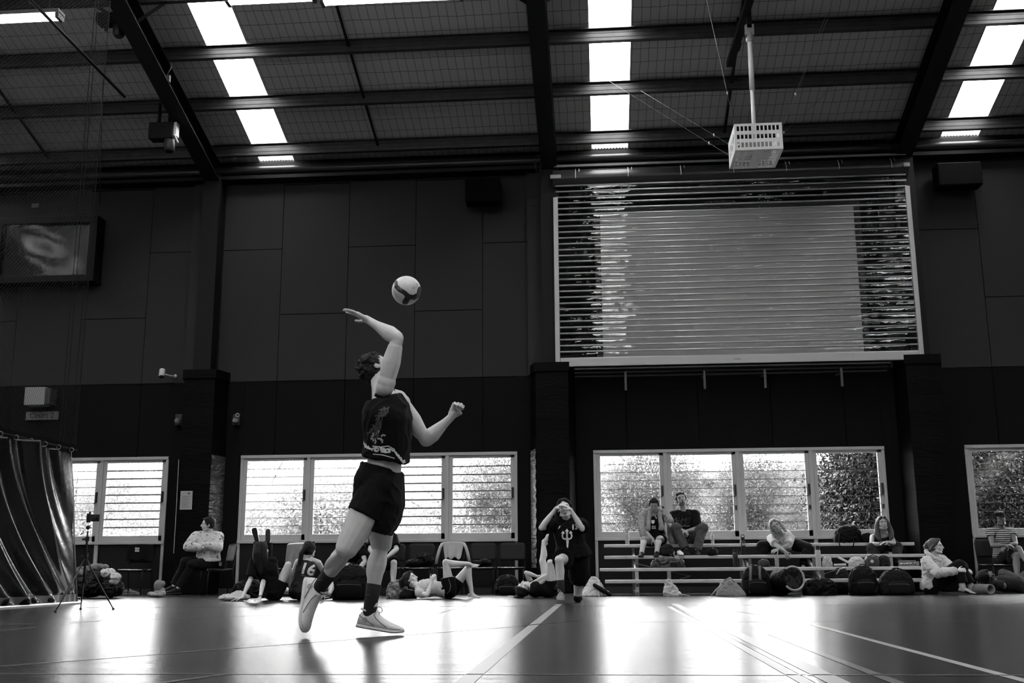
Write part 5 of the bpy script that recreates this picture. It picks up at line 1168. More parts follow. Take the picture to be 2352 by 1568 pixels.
def bottle(px, py, Y, h, r, mat, label, cap=None, z=None, shape='flask', loop=False):
    c = at(px, py, Y); c = V((c.x, c.y, z)); t = thing('bottle', label, 'bottle', tuple(c)); g = B()
    pf = {'flask': [(0,r*.95),(.01,r),(h*.74,r),(h*.80,r*.85),(h*.82,r*.7)], 'can': [(0,r*.85),(.01,r),(h*.93,r),(h*.97,r*.8),(h,r*.8)], 'pet': [(0,r*.8),(.01,r),(h*.3,r*.95),(h*.34,r),(h*.62,r),(h*.8,r*.55),(h*.9,r*.35)]}[shape]
    g.lathe(c, (0,0,1), pf, 18); g.build('body', mat, t, True)
    if shape == 'pet': g = B(); g.lathe(c+V((0,0,h*.35)), (0,0,1), [(0,r*1.03),(h*.22,r*1.03)], 18); g.build('label_band', M('pet_label', .4, .6), t, True)
    if cap:
        g = B(); q = h*.9 if shape == 'pet' else h*.80; g.lathe(c+V((0,0,q)), (0,0,1), [(0,r*(.4 if shape == 'pet' else .85)),(h-q,r*(.4 if shape == 'pet' else .8))], 16); g.build('cap', cap, t, True)
        if loop: g = B(); g.tube([c+V((r*.75*math.cos(a), 0, h+.035*math.sin(a)*1.2)) for a in np.linspace(0, PI, 9)], .007, 6); g.build('carry_loop', cap, t, 'all')
    return t
clear_m = M('clear_plastic', .30, .15); blk_b = M('bottle_black', .006, .35)
z4, z3, z2 = RZ[4]+.028, RZ[3]+.028, RZ[2]+.028
bottle(1441, 1248, 19.6, .24, .038, clear_m, 'tall clear pale bottle at the left end of the top tier', M('clear_cap', .35, .3), z4, 'flask')
bottle(1637, 1248, 19.6, .21, .03, clear_m, 'small clear plastic water bottle on the top tier right of the black-tee man', white_pl, z4, 'pet')
bottle(1708, 1276, 19.05, .30, .04, blk_b, 'black flask with carry loop on the third tier', blk_b, z3, 'flask', True)
bottle(1690, 1303, 18.45, .30, .045, blk_b, 'black flask standing on the second tier left of the drink can', blk_b, z2, 'flask')
bottle(1785, 1303, 18.45, .18, .033, M('can_speckled', .30, .4, noise_amt=.5, nscale=60), 'pale speckled drink can on the second tier', None, z2, 'can')
bottle(1881, 1303, 18.42, .34, .04, M('white_flask', .38, .4), 'tall white flask with black cap on the second tier', blk_b, z2, 'flask')
# sticker on the black flask
c = at(1708, 1250, 19.0); g = B(); g.box((c.x-.03, 18.985, c.z-.02), (c.x+.03, 18.99, c.z+.02)); g.build('sticker', M('sticker', .3, .6), [o for o in bpy.data.objects if o.get('label', '').startswith('black flask with carry')][0])
def bag(px, py, Y, w_, d_, h_, mat, label, name='bag', z=0.0, straps=None, trim_m=None, ruffle=.015, round_=.7, cat='bag', vox=.012, handles=False, lean=0, taper=1.0):
    """soft bag standing at z; straps: list of polylines in bag units"""
    c = at(px, py, Y); c = V((c.x, Y, z)); t = thing(name, label, cat, tuple(c)); b = B(); rs = []
    for v, s_ in ((0,.86),(.04,.95),(.2,1.0),(.45,.98),(.7,.88),(.88,.66),(.97,.4),(1.0,.15)):
        s_ *= taper**v
        rs.append([c+V((w_/2*s_*math.copysign(abs(math.cos(a))**round_, math.cos(a))+lean*v, d_/2*s_*math.copysign(abs(math.sin(a))**round_, math.sin(a)), h_*v)) for a in [2*PI*i/24 for i in range(24)]])
    b.rings(rs); soft(b, 'bag_body', mat, t, vox, ruffle=ruffle*.8, rscale=10, smooth_it=2, fine=.005, fscale=30)
    if cat in ('backpack', 'bag') and h_ > .3 and name != 'sports_bag':
        g = B(); rs = []
        for v, s_ in ((.06,.8),(.1,.9),(.3,.95),(.48,.85),(.55,.5)): rs.append([c+V((w_*.33*s_*math.copysign(abs(math.cos(a))**.5, math.cos(a))+lean*v, -d_*.42+.07*s_*math.copysign(abs(math.sin(a))**.6, math.sin(a)), h_*v)) for a in [2*PI*i/20 for i in range(20)]])
        g.rings(rs); g.build('front_pocket', mat, t, 'all'); g = B(); g.tube([c+V((w_*.3*q, -d_*.42-.067, h_*(.44-.02*q*q))) for q in np.linspace(-1, 1, 9)], .004, 5); g.build('zip', trim_g, t, 'all')
        g = B(); g.tube([c+V((.05*math.cos(a), -.02, h_+.04*math.sin(a)-.01)) for a in np.linspace(0, PI, 9)], .008, 6); g.build('grab_handle', mat, t, 'all')
    for st_, r_ in (straps or []):
        g = B(); pts = [c+V((a*w_/2, -d_/2*q, e_*h_)) for a, q, e_ in st_]; g.tube(pts, r_, 6); g.build('strap', trim_m or mat, t, 'all')
    return t, c
blk_n = M('nylon_black', .002, .7, spec=.15); dk_n = M('nylon_dark', .006, .7, spec=.2); trim_g = M('bag_trim_grey', .09, .6)
bag(1945, 1248, 19.6, .46, .22, .30, blk_n, 'black backpack slumped on the top tier left of the seated woman in the dark top', 'backpack', z4-.0, [([(-.6,1.1,.5),(-.7,1.2,0),(-.62,1.2,-.25)], .01), ([(.3,1.1,.4),(.4,1.2,0),(.3,1.2,-.3)], .01)], blk_n, .02, lean=.05)
bag(1992, 1248, 19.6, .22, .18, .17, blk_n, 'small black pouch bag on the top tier beside the slumped backpack', 'pouch', z4, None, None, .015)
bag(1533, 1276, 19.0, .20, .2, .19, dk_n, 'dark soft bag on the third tier between socked feet and white sneakers', 'pouch', z3, [([(.6,1,.4),(.8,1.3,0),(1.2,1.4,-.4)], .02)], blk_n, .02)
bag(1535, 1303, 18.5, .55, .2, .16, M('translucent_dark_bag', .012, .3, noise_amt=.6, nscale=10), 'dark shiny carry bag on the second tier below the two men', 'bag', z2, None, None, .03)
bag(1637, 1276, 19.0, .16, .14, .11, blk_n, 'crumpled black gloves on the third tier edge', 'gloves', z3, None, None, .03, cat='gloves')
bag(1755, 1303, 18.5, .19, .17, .13, M('cap_dark', .015, .8), 'dark rounded knit cap on the second tier', 'knit_cap', z2, None, None, .008, cat='cap')
bag(1901, 1303, 18.5, .15, .1, .17, M('paper_bag_pale', .35, .8, noise_amt=.25, nscale=15), 'pale upright paper bag on the second tier beside the white flask', 'paper_bag', z2, None, None, .012, round_=.45)
bag(1968, 1303, 18.5, .25, .2, .15, M('folded_towel_white', .42, .95), 'white folded towel on the second tier left of the first-aid bag', 'folded_towel', z2, None, None, .015, round_=.6, cat='towel')
t, c = bag(2003, 1303, 18.45, .23, .2, .18, M('first_aid_grey', .035, .6), 'dark first-aid bag with white star emblem on the second tier', 'first_aid_bag', z2, [([(-.8,.9,.85),(0,1.0,1.05),(.8,.9,.85)], .008)], dk_n, .008, round_=.4)
g = B()
for a in (0, PI/3, -PI/3): g.bar(c+V((-.02-.03*math.sin(a), -.112, .085-.03*math.cos(a))), c+V((-.02+.03*math.sin(a), -.112, .085+.03*math.cos(a))), .004, .012, (1,0,0))
g.build('star_emblem', print_w, t)
bag(2030, 1303, 18.5, .20, .2, .18, dk_n, 'charcoal mesh bag right of the first-aid bag on the second tier', 'bag', z2, None, None, .012)
c = at(2090, 1303, 18.45); t = thing('snack_tray', 'open pale tray of snacks at the right end of the second tier', 'tray', (c.x, c.y, z2)); g = B(); g.box((c.x-.14, 18.4, z2), (c.x+.14, 18.6, z2+.015)); g.box((c.x-.14, 18.58, z2), (c.x+.14, 18.6, z2+.1)); g.box((c.x+.125, 18.4, z2), (c.x+.14, 18.6, z2+.08)); g.build('tray', M('tray_grey', .16, .6), t)
rnd = random.Random(8); b = B()
for i in range(14): q = V((c.x+rnd.uniform(-.13,.11), 18.42+rnd.uniform(0,.12), z2+.025+rnd.uniform(0,.03))); b.ell(q, (rnd.uniform(.015,.04),0,0), (0,.02,0), (0,0,rnd.uniform(.008,.018)), 6)
b.build('wrappers', M('wrappers', .35, .3, noise_amt=.8, nscale=30), t, 'all')
c = at(1935, 1285, 18.6); t = thing('magazine', 'white folded magazine propped on the second tier behind the paper bag', 'magazine', tuple(c)); g = B(); g.bar(at(1925, 1279, 18.6), at(1948, 1291, 18.55), .1, .03); g.build('pages', M('magazine_white', .5, .6), t)
c = at(1930, 1299, 18.42); g = B(); g.tube([at(1916, 1297, 18.42), at(1943, 1296, 18.42)], .018, 10); tag(g.build('tube_of_cream', M('tube_white', .5, .4), None, 'all'), 'white tube lying on the front edge of the second tier', 'tube')
# floor bags
bag(1546, 1369, 17.3, .30, .22, .26, M('white_carrier_bag', .40, .6), 'white crumpled plastic carrier bag on the floor before the bleachers', 'carrier_bag', 0, [([(.5,1.0,.15),(1.1,1.2,.08),(1.7,1.1,.02)], .01)], M('white_carrier_bag', .4), .025, .8, lean=-.08, taper=.35)
t, c = bag(1680, 1370, 17.2, .48, .26, .25, M('canvas_tote', .22, .8), 'pale canvas tote bag with loop handles on the floor', 'tote_bag', 0, [([(-.6,1,.7),(-1.0,1.1,.4),(-1.35,1.2,.03)], .013), ([(-.5,.9,.9),(-.1,1.0,1.12),(.2,.9,.85)], .013)], M('tote_handle', .3), .02, lean=-.05, taper=.5)
bag(1738, 1370, 17.5, .44, .28, .46, blk_n, 'black upright backpack with two pale grey straps before the bleachers', 'backpack', 0, [([(-.35,.55,.98),(-.45,.95,.6),(-.5,1.05,.1)], .022), ([(.25,.55,.96),(.2,.95,.6),(.45,1.05,.12)], .022)], trim_g, .012)
t, c = bag(1788, 1370, 17.9, .30, .26, .34, blk_n, 'dark rounded ball bag with pale patches beside the upright backpack', 'ball_bag', 0, None, None, .008); g = B(); g.ell(c+V((.0,-.11,.24)), V((.08,0,.01)), V((0,.02,.03)), V((0,.03,.04)), 8); g.build('pale_patch', M('patch', .2, .7, noise_amt=.7, nscale=20), t, 'all')
c = at(1822, 1345, 17.2); t = thing('duffel_bag', 'black barrel duffel bag with a bright curved band round its end', 'bag', (c.x, 17.3, 0))
axd = V((.35, -.93, .12)).normalized(); o_ = V((c.x-.15, 17.75, .2)); b = B(); b.lathe(o_, axd, [(0,.1),(.04,.17),(.1,.19),(.45,.19),(.5,.17)], 24); soft(b, 'bag_body', blk_n, t, .012, ruffle=.008)
ee = o_+axd*.5; s1 = axd.cross(V((0,0,1))).normalized(); s2 = s1.cross(axd).normalized()
g = B(); g.tube([ee+(s1*math.cos(a)+s2*math.sin(a))*.178 for a in np.linspace(.9, 5.6, 26)], .018, 8); g.build('end_band', M('band_pale', .32, .5), t, 'all'); g = B(); g.lathe(ee-axd*.01, axd, [(0,.165),(.015,.15)], 24); g.build('end_panel', M('end_panel', .008, .8), t, True)
bag(1885, 1370, 17.6, .50, .3, .24, blk_n, 'low heap of black clothing on the floor under the bleachers', 'clothes_pile', 0, None, None, .04, cat='clothes')
bag(1935, 1368, 18.3, .28, .3, .42, dk_n, 'dark bag with white curved stripe tucked under the second tier', 'sports_bag', 0, [([(-.7,.8,.75),(-.3,1,.95),(.3,1,1.0)], .012)], M('white_stripe', .4), .01)
bag(1985, 1370, 17.6, .44, .3, .44, blk_n, 'tall black backpack with a keyring before the bleachers', 'backpack', 0, [([(-.8,.8,.9),(-1.05,.9,.6),(-.95,1,.2)], .012)], dk_n, .015)
bag(2060, 1370, 17.6, .52, .3, .38, M('dark_tote', .005, .8, spec=.2), 'dark square cooler bag on the floor left of the hooded woman', 'cooler_bag', 0, [([(-.5,.9,.95),(0,1.0,1.08),(.5,.9,.95)], .01)], dk_n, .008, round_=.35)
bag(808, 1373, 16.1, .62, .42, .50, blk_n, 'large black round backpack behind the server legs', 'backpack', 0, [([(-.5,.8,.8),(0,.9,1.02),(.4,.7,.9)], .008)], dk_n, .012, .9)
bag(912, 1370, 16.7, .3, .26, .26, M('patterned_fabric', .16, .8, noise_amt=1.0, nscale=22), 'patterned cloth bundle propping the reclining girl head', 'cloth_bundle', 0, None, None, .03, cat='bundle')
bag(938, 1372, 16.6, .26, .24, .13, blk_n, 'small black cushion under the reclining girl shoulders', 'cushion', 0, None, None, .01, cat='cushion')
bag(1165, 1362, 18.6, .4, .3, .32, blk_n, 'dark rucksack under the last chair of the row', 'rucksack', 0, None, None, .03)
bag(575, 1366, 17.6, .55, .4, .26, M('dark_jumble', .005, .8, spec=.2, noise_amt=.8, nscale=12), 'dark jumble of sports gear on the floor behind the long-haired woman', 'gear_pile', 0, None, None, .04, cat='gear')
bag(675, 1362, 18.4, .4, .4, .24, M('dark_jumble', .005, .8, spec=.2), 'dark kit bag under the towel chair', 'kit_bag', 0, None, None, .04)
p = onz(977, 1371); g = B(); g.box((p.x-.085, p.y-.04, 0), (p.x+.085, p.y+.04, .045)); tag(g.build('black_case', M('case_black', .004, .5), None, False, .008), 'small black case lying on the floor beside the reclining girl', 'case')
p = onz(1172, 1370); g = B(); g.box((p.x-.04, p.y-.03, 0), (p.x+.04, p.y+.03, .014)); tag(g.build('phone', M('phone_white', .6, .4), None, False, .004), 'small pale phone on the floor near the lying player head', 'phone')
# white towels on the floor
cloth_heap([(540, 1371, 15.6, .22, .14, .04), (527, 1373, 15.5, .16, .1, .02), (548, 1366, 15.7, .1, .1, .05)], M('white_towel', .45, .95), 'towel', 'white towel spread on the floor beside the long-haired woman hand', 'towel', .01, .012)
b = B(); c = onz(1366, 1370); c = V((c.x, 17.6, 0))
for z_, s_, dx in ((0,1,0),(.05,.9,.0),(.12,.6,-.01),(.2,.42,-.01),(.27,.25,-.01),(.3,.08,-.01)): pass
b.rings([[c+V((dx+.26*s_*math.cos(a)*(1+.12*math.sin(5*a)), .16*s_*math.sin(a), z_+(.02*math.sin(3*a) if z_ == 0 else 0))) for a in [2*PI*i/24 for i in range(24)]] for z_, s_, dx in ((.005,1,0),(.05,.86,.0),(.12,.56,-.01),(.2,.40,-.01),(.27,.24,-.01),(.31,.08,-.01))])
t = thing('draped_towel', 'white towel draped in a peak on the floor left of the bleachers', 'towel', tuple(c)); soft(b, 'towel', M('towel_b', .5, .95), t, .009, ruffle=.014); g = B(); g.bone(c+V((.0,-.12,.17)), c+V((.24,-.2,.02)), [(0,.03),(.5,.04),(1,.03)]); g.build('dark_strap', blk_n, t, 'all')
# foam roller
p = onz(2277, 1366); t = thing('foam_roller', 'hollow ribbed foam roller on the floor beside the hooded woman feet', 'roller', (p.x, p.y, 0)); ax = V((-.35,.93,0)).normalized(); r_ = .078; g = B(); c = V((p.x, p.y, r_+.004)); a_ = ax.cross(V((0,0,1))).normalized(); n = 26
g.rings([[c+ax*h+(a_*math.cos(2*PI*k/n)+V((0,0,1))*math.sin(2*PI*k/n))*rr for k in range(n)] for h, rr in ((.33,.055),(.0,.055),(.0,.062),(-.004,.07),(0,.078),(.1,.078),(.105,.074),(.115,.074),(.12,.078),(.22,.078),(.225,.074),(.235,.074),(.24,.078),(.33,.078),(.33,.055))], False)
g.build('foam_shell', M('roller_grey', .16, .6), t, 'all')
# ============================================================ THE PEOPLE AT THE WALL
CAMD = V((0, -1, 0))
sleeve_pat = M('tie_dye_cloth', .5, .9, noise_amt=.12, nscale=16)
nt = sleeve_pat.node_tree; n_ = N(nt, 'ShaderNodeTexNoise'); n_.inputs['Scale'].default_value = 13; n_.inputs['Detail'].default_value = 3; tc = N(nt, 'ShaderNodeTexCoord'); nt.links.new(tc.outputs['Object'], n_.inputs['Vector'])
r_ = N(nt, 'ShaderNodeMapRange'); r_.inputs[1].default_value = .60; r_.inputs[2].default_value = .66; r_.inputs[3].default_value = .52; r_.inputs[4].default_value = .10; nt.links.new(n_.outputs['Fac'], r_.inputs[0]); nt.links.new(r_.outputs[0], nt.nodes['Principled BSDF'].inputs['Base Color'])
# man in the pale jumper, sitting sideways with folded arms
q = Person('man with dark hair in a pale splashed jumper sitting arms folded, looking left', 18.85, dict(
    pel=(478, 1292), neck=(479, 1224, 0), head=(478, 1203, 'y', -.06), shR=(450, 1232, 'y', -.02), shL=(502, 1232, 'y', .02),
    elR=(432, 1255, 'y', -.12), wrR=(466, 1258, 'y', -.26), elL=(500, 1258, 'y', -.1), wrL=(470, 1250, 'y', -.26),
    knR=(425, 1291, 'y', -.38), anR=(398, 1347, 'y', -.55), knL=(440, 1297, 'y', -.34), anL=(408, 1352, 'y', -.48), pf=(-.8, -.6, 0)),
    bf=(-.35, -.9, .1), ff=(-.93, -.35, -.05))
q.hand('R', (1, .1, .1), (.1, 1, 0), .5, 1); q.hand('L', (-1, .1, 0), (0, 1, .1), .5, -1); q.finish(); q.hair(hair_b, 'short', vol=1.02)
q.top(sleeve_pat, 1.95, t0=.05, grow=.03, name='jumper', hem=.055, ruffle=.009, sl_grow=.030, rscale=17)
q.bottom(black_cl, 1.92, .012, name='trousers')
for d in 'RL': q.shoe(d, (-.75, -.65, 0))
# long-haired woman seen from behind
q = Person('long-haired woman in a black t-shirt seen from behind, leaning back on her hands', 15.9, dict(
    pel=(630, 0, 'f', 0, .11), neck=(606, 1284, 'y', -.12), head=(602, 1262, 'y', -.12), shR=(626, 1291, 'y', -.08), shL=(584, 1291, 'y', -.16),
    elR=(606, 1331, 'y', -.45), wrR=(600, 0, 'f', -.65, .05), elL=(575, 1331, 'y', -.35), wrL=(560, 0, 'f', -.5, .05),
    knR=(662, 1297, 'y', .12), anR=(668, 1352, 'y', .45), knL=(650, 1352, 'y', .55), anL=(672, 1362, 'y', .3), pf=(.75, .6, 0)),
    bf=(.4, .9, 0), ff=(.35, .93, .1), scale=.93, sex='f')
q.noface = True; q.hand('R', (.15, -1, -.25), (0, 0, -1), .15, -1, .25); q.hand('L', (-.95, -.3, -.2), (0, 0, -1), .1, 1, .2); q.finish()
q.hair(hair_b, 'long', [([(0,-.06,.05), (0,-.11,-.05), (-.02,-.11,-.16), (-.02,-.10,-.30)], [.075,.075,.07,.05]), ([(.05,-.03,0), (.06,-.05,-.12), (.05,-.06,-.25)], [.05,.05,.035]), ([(-.05,-.04,0), (-.07,-.07,-.12), (-.06,-.08,-.25)], [.05,.05,.035])])
q.top(black_cl, .85, t0=.02, grow=.028, name='t_shirt', hem=.02, sl_grow=.03); q.bottom(black_cl, .45, .03)
q.foot('R', (.6, .8, 0)); b = B(); b.tube([q.J['wrR']+V((.03*math.cos(a), .03*math.sin(a), .03)) for a in np.linspace(0, 2*PI, 12)], .006, 6); b.build('wristband', black_pl, q.root, 'all')
# number 16 player from behind
q = Person('player in dark jersey number 16 with a long ponytail, seen from behind', 16.0, dict(
    pel=(690, 0, 'f', 0, .11), neck=(709, 1281, 'y', .0), head=(711, 1261, 'y', .02), shR=(731, 1292, 'y', .05), shL=(684, 1290, 'y', -.05),
    elR=(745, 1316, 'y', .25), wrR=(732, 1342, 'y', .38), elL=(670, 1325, 'y', .10), wrL=(680, 1352, 'y', .35),
    knR=(768, 1338, 'y', .2), anR=(757, 1363, 'y', -.15), knL=(680, 1335, 'y', .4), anL=(715, 1362, 'y', .45), pf=(.6, .8, 0)),
    bf=(.3, .95, 0), ff=(.4, .9, .05), scale=.93, sex='f')
q.noface = True; q.finish(); q.hair(hair_b, 'tied', [([(0,-.10,.02), (-.03,-.15,-.06), (-.05,-.15,-.2), (-.06,-.13,-.34)], [.035,.034,.036,.016])])
j16 = q.top(M('jersey_dark', .006, .8), 0, t0=-.05, t1=.93, grow=.018, name='jersey', shoulder=False, ruffle=.006)
b = B()
for d in 'RL': b.bone(q.J['neck']-q.sp*.10+(q.J['sh'+d]-q.J['neck'])*.6, q.J['neck']-q.sp*.01+(q.J['sh'+d]-q.J['neck'])*.5, [(0,.05),(1,.04)])
soft(b, 'shoulder_strap', M('jersey_dark', .006, .8), q.root, .008)
mid = (q.J['pel']+q.J['neck'])/2; cx_ = V((.93, .05, -.22)); cy_ = V((.25, -.05, .97))
decal(text_mesh('16', .22, bold=.007), j16, at(692, 1312, 15.5), cx_, cy_, print_w, 'jersey_number', q.root, .004)
decal(text_mesh('PLAYER', .045, bold=.001), j16, at(694, 1330, 15.5), cx_, cy_, M('print_mid', .3, .6), 'jersey_lettering', q.root, .004) if False else None
decal(poly_mesh([[(-.05,-.02),(.05,-.02),(.05,.02),(-.05,.02)]]), j16, at(691, 1341, 15.5), cx_, cy_, M('print_mid', .3, .6), 'jersey_patch', q.root, .004)
decal(poly_mesh(stroke([(-.11,0),(.11,0)], .006)), j16, at(694, 1329, 15.5), cx_, cy_, M('print_mid', .3, .6), 'jersey_stripe', q.root, .004)
decal(poly_mesh(stroke([(.03,.16),(.06,.0),(-.0,-.16)], .010)+stroke([(.06,.16),(.09,.0),(.04,-.16)], .010)), j16, at(706, 1318, 15.5), cx_, cy_, M('print_mid', .3, .6), 'jersey_piping', q.root, .004)
q.bottom(black_cl, .5, .02); q.shoe('R', (-.5, -.7, -.1), label='dark slide sandal with pale stripes'); b = B()
for i in range(4): b.bar(q.J['anR']+V((-.06, -.12, -.055+.025*i)), q.J['anR']+V((.03, -.14, -.045+.025*i)), .012, .01)
b.build('sandal_stripe', print_w, q.root)
# man crouched on a chair behind the server, head in front of the window
q = Person('man with dark hair bending forward on a chair, half hidden by the server thigh', 18.9, dict(
    pel=(815, 1296, 'y', .35), neck=(806, 1250, 'y', .0), head=(803, 1229, 'y', -.06), shR=(782, 1262, 'y', -.02), shL=(832, 1260, 'y', .05),
    elR=(782, 1296, 'y', -.15), wrR=(806, 1310, 'y', -.36), elL=(838, 1290, 'y', -.1), wrL=(822, 1308, 'y', -.36),
    knR=(800, 1302, 'y', -.12), anR=(798, 1355, 'y', -.3), knL=(830, 1298, 'y', -.15), anL=(838, 1355, 'y', -.2)), bf=(0, -1, -.1), ff=(.1, -1, -.3))
q.finish(); q.hair(hair_b, 'short', vol=1.04); q.top(black_cl, .6, t0=.0, grow=.02, name='t_shirt'); q.bottom(black_cl, .6, .02)
b = B(); b.bone(q.J['knL']+V((0,-.02,.05)), q.J['knL']+V((0,-.03,-.07)), [(0,.066),(1,.062)]); b.build('knee_pad', blk_n, q.root, 'all')
for d in 'RL': q.shoe(d, (0, -1, 0))
# man in black t-shirt right of the standing leg
q = Person('man in a black t-shirt with small white print seated right behind the server leg', 18.9, dict(
    pel=(885, 1295, 'y', .3), neck=(878, 1222, 0), head=(872, 1200, 'y', -.05), shR=(857, 1234, 'y', .0), shL=(903, 1234, 'y', .0),
    elR=(850, 1262, 'y', -.1), wrR=(868, 1280, 'y', -.25), elL=(911, 1261, 'y', -.08), wrL=(889, 1279, 'y', -.25),
    knR=(868, 1294, 'y', -.15), anR=(864, 1352, 'y', -.2), knL=(905, 1292, 'y', -.15), anL=(902, 1352, 'y', -.2)), bf=(-.1, -1, 0), ff=(-.3, -.9, -.3))
q.hand('L', (-.8, -.3, -.3), (0, .3, -1), .5, -1); q.finish(); q.hair(hair_b, 'short'); o_t = q.top(black_cl, .78, t0=.0, grow=.024, name='t_shirt', sl_grow=.022); o_s = q.bottom(black_cl, .9, .03)
decal(text_mesh('kn', .07, bold=.003), o_s, at(897, 1281, 18.6), (1, 0, .2), (-.1, .4, .9), print_w, 'shorts_print', q.root, .004)
for d in 'RL': q.shoe(d, (0, -1, 0))
# person lying with legs propped up the wall
q = Person('person in dark trousers lying with both shoes propped up on the window sill', 19.6, dict(
    pel=V((at(606, 1350, 19.6).x, 19.62, .12)), neck=V((at(604, 1355, 19.1).x, 19.12, .12)), head=V((at(603, 1357, 18.9).x, 18.93, .13)),
    knR=(612, 1296, 'y', .10), anR=(618, 1240, 'y', .25), knL=(592, 1296, 'y', .10), anL=(591, 1238, 'y', .25)), bf=(0, 0, 1), ff=(0, -.1, 1), scale=.98)
q.finish(); q.hair(hair_b, 'short'); q.top(black_cl, .5, t0=.0, name='t_shirt'); q.bottom(black_cl, 1.9, .012, name='trousers')
q.shoe('L', (-.3, .05, .95), (-.1, 1, 0), shoe_w, shoe_k, .95, label='white shoe with dark sole'); q.shoe('R', (.0, .05, 1), (.2, .95, 0), shoe_k, sole_k, .9)
# reclining girl with phone
q = Person('girl in a white t-shirt lying on her back looking at a phone, knees crossed', 16.5, dict(
    pel=(1032, 0, 'f', 0, .12), neck=(958, 1347, 'y', 0), head=(942, 1330, 'y', .05), shR=(963, 1361, 'y', -.14), shL=(964, 1346, 'y', .17),
    elR=(981, 1366, 'y', -.25), wrR=(991, 1336, 'y', -.14), elL=(985, 1348, 'y', .18), wrL=(1000, 1334, 'y', .02),
    knR=(1024, 1291, 'y', -.1), anR=(1078, 1295, 'y', -.04), knL=(1076, 1303, 'y', .12), anL=(1083, 1361, 'y', .08), pf=(.2, .1, 1)),
    bf=(.0, 0, 1), ff=(.86, -.2, .47), scale=.95, sex='f')
q.hup = V((-.5, 0, .85)); q.hand('R', (.25, .1, .95), (.5, .8, .2), .7, 1); q.hand('L', (-.1, -.1, .95), (-.6, -.6, 0), .7, -1)
q.foot('R', (1, .0, .25), (.2, -.3, 1)); q.foot('L', (.97, -.2, -.12)); q.finish(); q.hair(hair_b, 'tied', [([(0,-.08,.05), (-.02,-.14,.04), (-.02,-.17,-.02)], [.04,.045,.035])])
q.top(white_cl, .55, t0=.08, grow=.016, name='t_shirt', ruffle=.01); o_s = q.bottom(black_cl, .45, .025)
decal(poly_mesh(stroke([(-.02,.1),(.01,.0),(-.01,-.08),(-.05,-.11)], .006)), o_s, q.J['hipR']+V((.02, -.3, .06)), (1,0,0), (0,0,1), M('print_mid', .3, .6), 'shorts_piping', q.root)
pc = at(997, 1318, 16.4); ph = thing('phone', 'black phone held up in the reclining girl hands', 'phone', tuple(pc)); g = B(); g.bar(pc-V((.01,0,.045)), pc+V((-.012,0,.085)), .010, .07, (1,0,0)); g.build('body', M('phone_black', .01, .3), ph, False, .003)
# player lying behind the kneeling one
q = Person('player in black lying on the floor with one bare leg held straight up', 16.8, dict(
    pel=(1262, 0, 'f', 0, .12), neck=(1213, 0, 'f', -.1, .14), head=(1201, 0, 'f', -.15, .13), shR=(1222, 1357, 'y', -.12), shL=(1224, 1346, 'y', .15),
    elR=(1262, 1319, 'y', -.1), wrR=(1219, 1340, 'y', -.22), elL=(1208, 1315, 'y', .12), wrL=(1236, 1324, 'y', .08),
    knL=(1246, 1288, 'y', .1), anL=(1249, 1243, 'y', .15), knR=(1264, 1292, 'y', -.15), anR=(1272, 1340, 'y', -.12), pf=(0, 0, 1)), bf=(0, 0, 1), ff=(-.2, -.2, .95), scale=.95, sex='f')
q.hup = V((-1, 0, .1)); q.foot('L', (.1, -.3, .95), (-1, 0, .1)); q.hand('R', (-.9, -.2, -.3), (0, 0, -1), .4, -1); q.hand('L', (.9, -.2, .3), (0, 0, -1), .4, 1); q.finish()
q.hair(hair_b, 'tied', [([(0,-.08,.08), (.02,-.10,.16), (.04,-.13,.26), (.04,-.14,.33)], [.04,.04,.03,.015])]); q.top(black_cl, .0, t0=.0, grow=.02, name='vest', shoulder=False); q.bottom(black_cl, .35, .02); q.sock('R', blk_n, .35); q.shoe('R', (.6, -.8, -.1))
# kneeling player, hands shading the eyes
q = Person('kneeling player in black number 13 t-shirt with trident print, both hands cupped over her eyes', 14.1, dict(
    pel=(1316, 1278, 'y', .02), neck=(1302, 1196, 'y', -.02), head=(1296, 1166, 'y', -.08), shR=(1270, 1205, 'y', 0), shL=(1334, 1203, 'y', 0),
    elR=(1243, 1212, 'y', -.20), wrR=(1276, 1168, 'y', -.24), elL=(1337, 1214, 'y', -.20), wrL=(1311, 1170, 'y', -.24),
    knR=(1284, 1285, 'y', -.36), anR=(1289, 1362, 'y', -.33), knL=(1326, 0, 'f', .3, .07), anL=(1328, 0, 'f', .72, .08), pf=(-.15, -1, 0)),
    bf=(-.05, -1, 0), ff=(0, -1, -.02), scale=.99, sex='f', vox=.0065)
q.hand('R', (.80, -.28, .50), (.25, .35, -.9), .22, -1, .02); q.hand('L', (-.80, -.28, .50), (-.25, .35, -.9), .22, 1, .02); q.finish()
q.hair(hair_b, 'tied', [([(.04,-.05,.0), (.10,-.06,-.06), (.10,-.05,-.12)], [.04,.03,.018]), ([(0,-.10,.05), (.03,-.13,.0)], [.045,.035])])
tee = q.top(black_cl, .72, t0=-.03, grow=.034, name='t_shirt', hem=.05, sl_grow=.034, ruffle=.010, rscale=7); q.bottom(black_cl, .50, .045, grow=.024)
b = B(); H_, K_ = q.J['hipL'], q.J['knL']; b.bone(H_, H_.lerp(K_, .62), [(0,.105),(.5,.110),(1,.112)], flat1=True); soft(b, 'shorts_leg', black_cl, q.root, .009, ruffle=.006)
q.sock('R', M('black_sock', .006, .9), .40); q.shoe('R', (-.05, -1, -.05), mat=grey_shoe, sole=M('pale_sole', .3, .6), k=1.05, laces=True); q.shoe('L', (0, .1, -1), (0, -1, 0), grey_shoe, M('pale_sole', .3, .6), .95)
